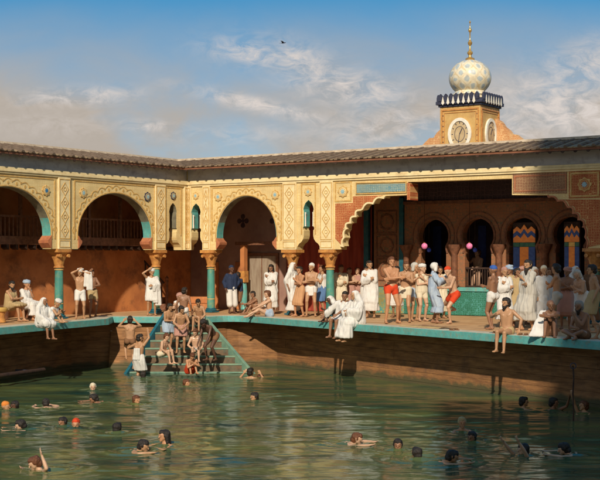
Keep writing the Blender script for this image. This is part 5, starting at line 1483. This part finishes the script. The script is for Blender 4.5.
# behind the railing
pr1 = MR @ V((RX(463, 3.9), 3.9, .55)); pr2 = MR @ V((RX(477, 3.9), 3.9, .50))
person(pr1, 1.66, -30, pose(STAND, arms='lap'), 'tan', 'left one of two bare men behind the dark railing', [])
person(pr2, 1.66, -40, pose(STAND, arms='lap'), 'pale', 'right one of two bare men behind the dark railing', [], hairmat=c_hairb)
# --- right group
person(at(493, 329.6), 1.68, -130, pose(CONTRA, arms='chest'), 'brown', 'brown bather with blue cap and white loincloth turning his back', [W('loincloth', lambda J: g_trunks(J, .12, .014), c_white, .01)], 'cap', hairmat=cloth('blue cap', (.04, .10, .34)))
person(at(503.5, 327.6), 1.62, 20, pose(STAND, arms='chest'), 'tan', 'man in a white drape just right of the blue-capped bather', [robe(c_white, .8)], 'cap', hairmat=c_rose)
person(at(511, 325.6), 1.66, -30, pose(STAND, arms='chest'), 'brown', 'man with a blue turban behind the white drape', [robe(c_sand, .8)], 'turban', hairmat=c_blue)
person(at(517, 327.2), 1.60, 0, pose(STAND, arms='down'), 'brown', 'man in a long sand-coloured robe left of the bearded man', [robe(c_sand, .86)], 'hair')
person(at(528, 330.6), 1.84, -60, pose(CONTRA, arms='chest'), 'tan', 'tall bearded man in a long grey white robe', [cloak(c_grey, .78)], 'hair', .10)
person(at(535.5, 327), 1.62, 10, pose(STAND, arms='down'), 'brown', 'figure in a grey hood behind the bearded man', [robe(c_grey, .86)], 'hoodlet', hairmat=c_grey)
person(at(544, 328.4), 1.66, 10, pose(STAND, arms='down'), 'tan', 'man in a plain white tunic right of the bearded man', [robe(c_white, .62)], 'cap', hairmat=c_cream)
person(at(557, 331.6), 1.74, -110, pose(CONTRA, arms='crossed'), 'ruddy', 'bare-backed bather in grey trunks standing in the right group', [trunks(c_grey, .2)], 'hair')
person(at(566, 329.6), 1.62, -20, pose(STAND, arms='chest'), 'brown', 'shaded bare-chested man in a rose wrap and rose turban far to the right', [wrap(c_rose, .6)], 'turban', hairmat=c_rose)
person(at(584, 331), 1.60, -60, pose(STAND, arms='chest', up=(0, -.3, 1)), 'pale', 'stooping pale figure in a white waist cloth and grey head cloth at the right border', [wrap(c_white, .45)], 'hoodlet', hairmat=c_grey)
person(at(594, 333), 1.72, -90, pose(CONTRA, arms='down'), 'tan', 'bather in sand-coloured wrap cut by the right border', [wrap(c_sand, .5)])
person(on_edge(503, .05), 1.74, -30, pose(EDGE, HL=(.34, .10, .14), HR=(-.16, -.24, .50), up=(.05, .02, 1)), 'tan', 'bearded bare man sitting on the right deck edge with legs hanging down', [trunks(c_sand, .05)], 'hair', .04)
person(on_edge(541, .30), 1.72, -15, pose(HUG, HL=(-.10, -.34, .52), HR=(.12, -.36, .54)), 'brown', 'bald bather hugging his knees on the right deck edge, white towel beside him', [W('towel', lambda J: g_fall(J['shR'] + V((0, 0, .05)), V((-.30, -.28, .05)), .07, .16, .025), c_white, .016)], None)
person(on_edge(571, .30), 1.70, -50, pose(CROSS, arms='chin'), 'brown', 'bald bearded man sitting cross-legged at the right deck edge', [trunks(c_brn, .2)], 'hair', .06, hairmat=c_greyhair)
person(on_edge(583, .85), 1.55, -60, pose(HUG), 'tan', 'bather crouching behind the cross-legged man', [W('shawl', lambda J: g_torso(J), c_grey, .016)])

person(on_step(164, 6.4), 1.4, 60, pose(SIT, pel=(0, .12, .38), up=(0, -.35, 1), arms='lap'), 'pale', 'pale bather sitting low by the left stringer', [trunks(c_cream, .2)], hairmat=c_hairb)
person(at(523, 324.6), 1.62, 15, pose(STAND, arms='chest'), 'brown', 'man in a rose turban and brown wrap behind the bearded man', [wrap(c_brn, .6)], 'turban', hairmat=c_rose)
person(at(550, 325.5), 1.60, -15, pose(STAND, arms='chest'), 'ruddy', 'auburn-haired man in a sand robe between the white tunic and the bare back', [robe(c_sand, .85)], 'hair', hairmat=c_hairb)
person(at(575, 327.5), 1.66, 20, pose(STAND, arms='chest'), 'tan', 'man in a white hooded wrap at the back on the far right', [robe(c_white, .85)], 'hood', hairmat=c_white)
person(at(591, 327), 1.68, -30, pose(STAND, arms='down'), 'brown', 'dark-haired man in a brown robe under the right column', [robe(c_brn, .85)], 'hair')
person(at(441, 318.5), 1.62, 20, pose(STAND, arms='chest'), 'tan', 'man in a cream robe behind the blue robed figure and the leaping man', [robe(c_cream, .8)], 'hair')
person(at(397, 317.5), 1.62, -20, pose(STAND, arms='chest'), 'brown', 'brown bather in a white wrap behind the scarlet trunks', [wrap(c_white, .6)], 'hair')
person(at(366, 314.5), 1.60, 20, pose(STAND, arms='crossed'), 'brown', 'brown man in a white wrap at the back left of the long white robe', [wrap(c_white, .6)], 'hair')

# --- swimmers
UPR = dict(pel=(0, 0, -.49), footL=(.1, .1, -1.35), footR=(-.1, .1, -1.35), arms='swim')
LOW = dict(pel=(0, 0, -.60), footL=(.1, .1, -1.4), footR=(-.1, .1, -1.4), arms='swim')
PRONE = dict(pel=(0, .30, -.20), up=(0, -1, .36), hu=(0, -.3, 1), hf=(0, -1, .15), footL=(.12, 1.1, -.30), footR=(-.12, 1.1, -.34), kpoleL=(0, 0, -1), kpoleR=(0, 0, -1), arms=((.25, .10, .40), (-.25, .10, .40), (1, 0, .2), (-1, 0, .2)))
CRAWL = pose(PRONE, HR=(-.25, -.75, .10), HL=(.32, -.15, -.15))
GS = 'swimmers in the pool'


def swim(px, py, face, P, skin, label, hair='hair', hm=None, wear=(), h=1.52):
    person(at(px, py, WZ), h, face, P, skin, label, wear, hair, 0, GS, .0125, hm)


RAISED = pose(UPR, up=(0, -.5, 1), HL=(.30, -.30, .30), HR=(-.25, -.50, .0))
HANDS = pose(LOW, HL=(.22, -.35, .34), HR=(-.20, -.42, .30))
GRAB = pose(UPR, arms='lap', HL=(.28, -.30, .28))
GRAB2 = pose(UPR, HR=(-.24, -.22, .62), up=(0, .1, 1))
PS = dict(UPR=UPR, LOW=LOW, PRONE=PRONE, RAISED=RAISED, HANDS=HANDS, GRAB=GRAB, GRAB2=GRAB2)
for px, py, fc, pn, skn, lb, hr, hmn in SWIM: swim(px, py, fc, PS[pn], skn, lb, hr, globals()[hmn] if hmn else None)
finish_blobs()


# ------------------------------------------------------------------ small things
def bench():
    t = thing('bench', 'long low wooden bench under the left arch', 'bench', at(14, 319.5) + V((0, .05, 0)), AL)
    MB().box(-1.6, .75, -.16, .20, .40, .45).build('seat', m_beam, t, bevel=.01)
    for x in (-1.4, -.4, .6): MB().box(x - .04, x + .04, -.12, .16, .018, .399).build('leg', m_beam, t)
    c = thing('stool', 'yellow round stool at the left border beside the seated men', 'stool', at(-1, 323))
    MB().lathe([(.20, .32), (.24, .34), (.25, .40), (.22, .45), (.05, .46)], (0, 0, 0), 24).build('cushion', cloth('yellow cloth', (.50, .30, .08)), c, True)
    MB().lathe([(.20, .018), (.19, .1), (.17, .2), (.20, .318)], (0, 0, 0), 20).build('base', m_cap, c, True)


bench()


def rug():
    p0 = on_edge(392, .30); p1 = on_edge(430, .34); d = (p1 - p0); L = d.length; a = atan2(d.y, d.x)
    t = thing('rug', 'brown fringed rug on the deck at the feet of the standing bathers', 'rug', p0, a)
    n = 60; vs = []; fs = []
    for i in range(n + 1):
        for j in range(13):
            x = L * i / n; y = .05 + .6 * j / 12; vs.append((x, y, .024 + .018 * (1 + noise.noise(V((x * 5, y * 5, 3))))))
    for i in range(n):
        for j in range(12): k = i * 13 + j; fs.append((k, k + 13, k + 14, k + 1))
    MB().add(vs, fs).build('weave', arabesque('brown woven rug', (.26, .13, .06), (.42, .28, .14), 9, .08), t, True)
    f = MB()
    for i in range(int(L / .03)):
        x = .01 + i * .03; f.cyl((x, .05, .045), (x + random.uniform(-.015, .015), -.07 - random.random() * .03, .024), .007, .005, 5)
    f.build('fringe', c_sand, t)


rug()
for i, (px, b, r, lb) in enumerate(((447, .25, 20, 'pair of brown slippers below the leaping man'), (516, .22, -30, 'pair of brown slippers between the two edge sitters of the right group'), (489, .3, 60, 'pair of brown slippers left of the bearded edge sitter'))):
    t = thing('slippers', lb, 'slippers', on_edge(px, b) + V((0, 0, .018)), radians(r), 'slippers left on the deck')
    for s in (-.07, .07):
        m = MB(); out = [(.045 * sin(pi * q / 8) * (1 if q < 9 else -1) if False else .048 * cos(2 * pi * q / 16) * (1 + .15 * sin(2 * pi * q / 16)), .13 * sin(2 * pi * q / 16)) for q in range(16)]
        m.slab([(s + x, y) for x, y in out], 0, .015); m.slab([(s + x * .9, .03 + y * .6) for x, y in out], .016, .045)
        m.build('slipper', c_brn, t, bevel=.005)

# iron ring and rope on the right wall, timber rubbing beam on the left wall
pw = at(571.5, 404, WZ + .35)
t = thing('mooring_rope', 'dark rope hanging from an iron ring on the right pool wall', 'rope', V((pw.x, pw.y - .15, 0)))
MB().tube([(0, 0, -.42), (.01, -.03, -.7), (-.01, -.03, -1.0), (.0, -.05, -1.35), (.0, -.04, -1.7)], .017, 8).build('rope', m_dark, t)
rg = MB(); pts = [(.06 * cos(2 * pi * i / 16), -.02, -.42 + .06 * sin(2 * pi * i / 16)) for i in range(17)]; rg.tube(pts, .010, 6); rg.build('ring', m_navy, t)
d = (w_l[1] - w_l[0]).normalized(); q0 = at(-12, 377.5, WZ + .30); 
t = thing('rubbing_beam', 'dark horizontal timber floating along the foot of the left wall', 'beam', q0, atan2(d.y, d.x))
MB().cyl((-2, 0, 0), (2.6, 0, 0), .075, .06, 12).build('log', m_dark, t, True)
br = MB()
for x in (-1.4, .4, 2.1): br.box(x - .03, x + .03, -.03, .6, -.03, .03)
br.build('iron_stay', m_navy, t)

# a bird high over the pool
pb = atY(283, 43, 70)
t = thing('bird', 'small dark bird gliding in the blue sky above the clouds', 'bird', pb, radians(70)); t.scale = (.6, .6, .6)
J = [sp((0, -.22, 0), .03) + sp((0, 0, 0), .055) + sp((0, .12, 0), .04), cap((0, -.22, .02), .035, (0, -.27, .015), .022), [V((x, .12, z)) for x in (-.02, .02) for z in (-.01, .01)] + [V((x, .34, z)) for x in (-.07, .07) for z in (-.006, .006)]]
blob('body', J, m_navy, t, .012, 2)
for s in (1, -1):
    w = MB(); P = [(0, -.09, .01), (.20 * s, -.12, .10), (.42 * s, -.03, .13), (.55 * s, .06, .12), (.36 * s, .06, .11), (.18 * s, .07, .08), (0, .08, .01)]
    vs = P + [(x, y, z - .012) for x, y, z in P]; n = len(P)
    w.add(vs, [tuple(range(n)), tuple(range(2 * n - 1, n - 1, -1))] + [(i, (i + 1) % n, (i + 1) % n + n, i + n) for i in range(n)]).build('wing', m_navy, t)
finish_blobs()
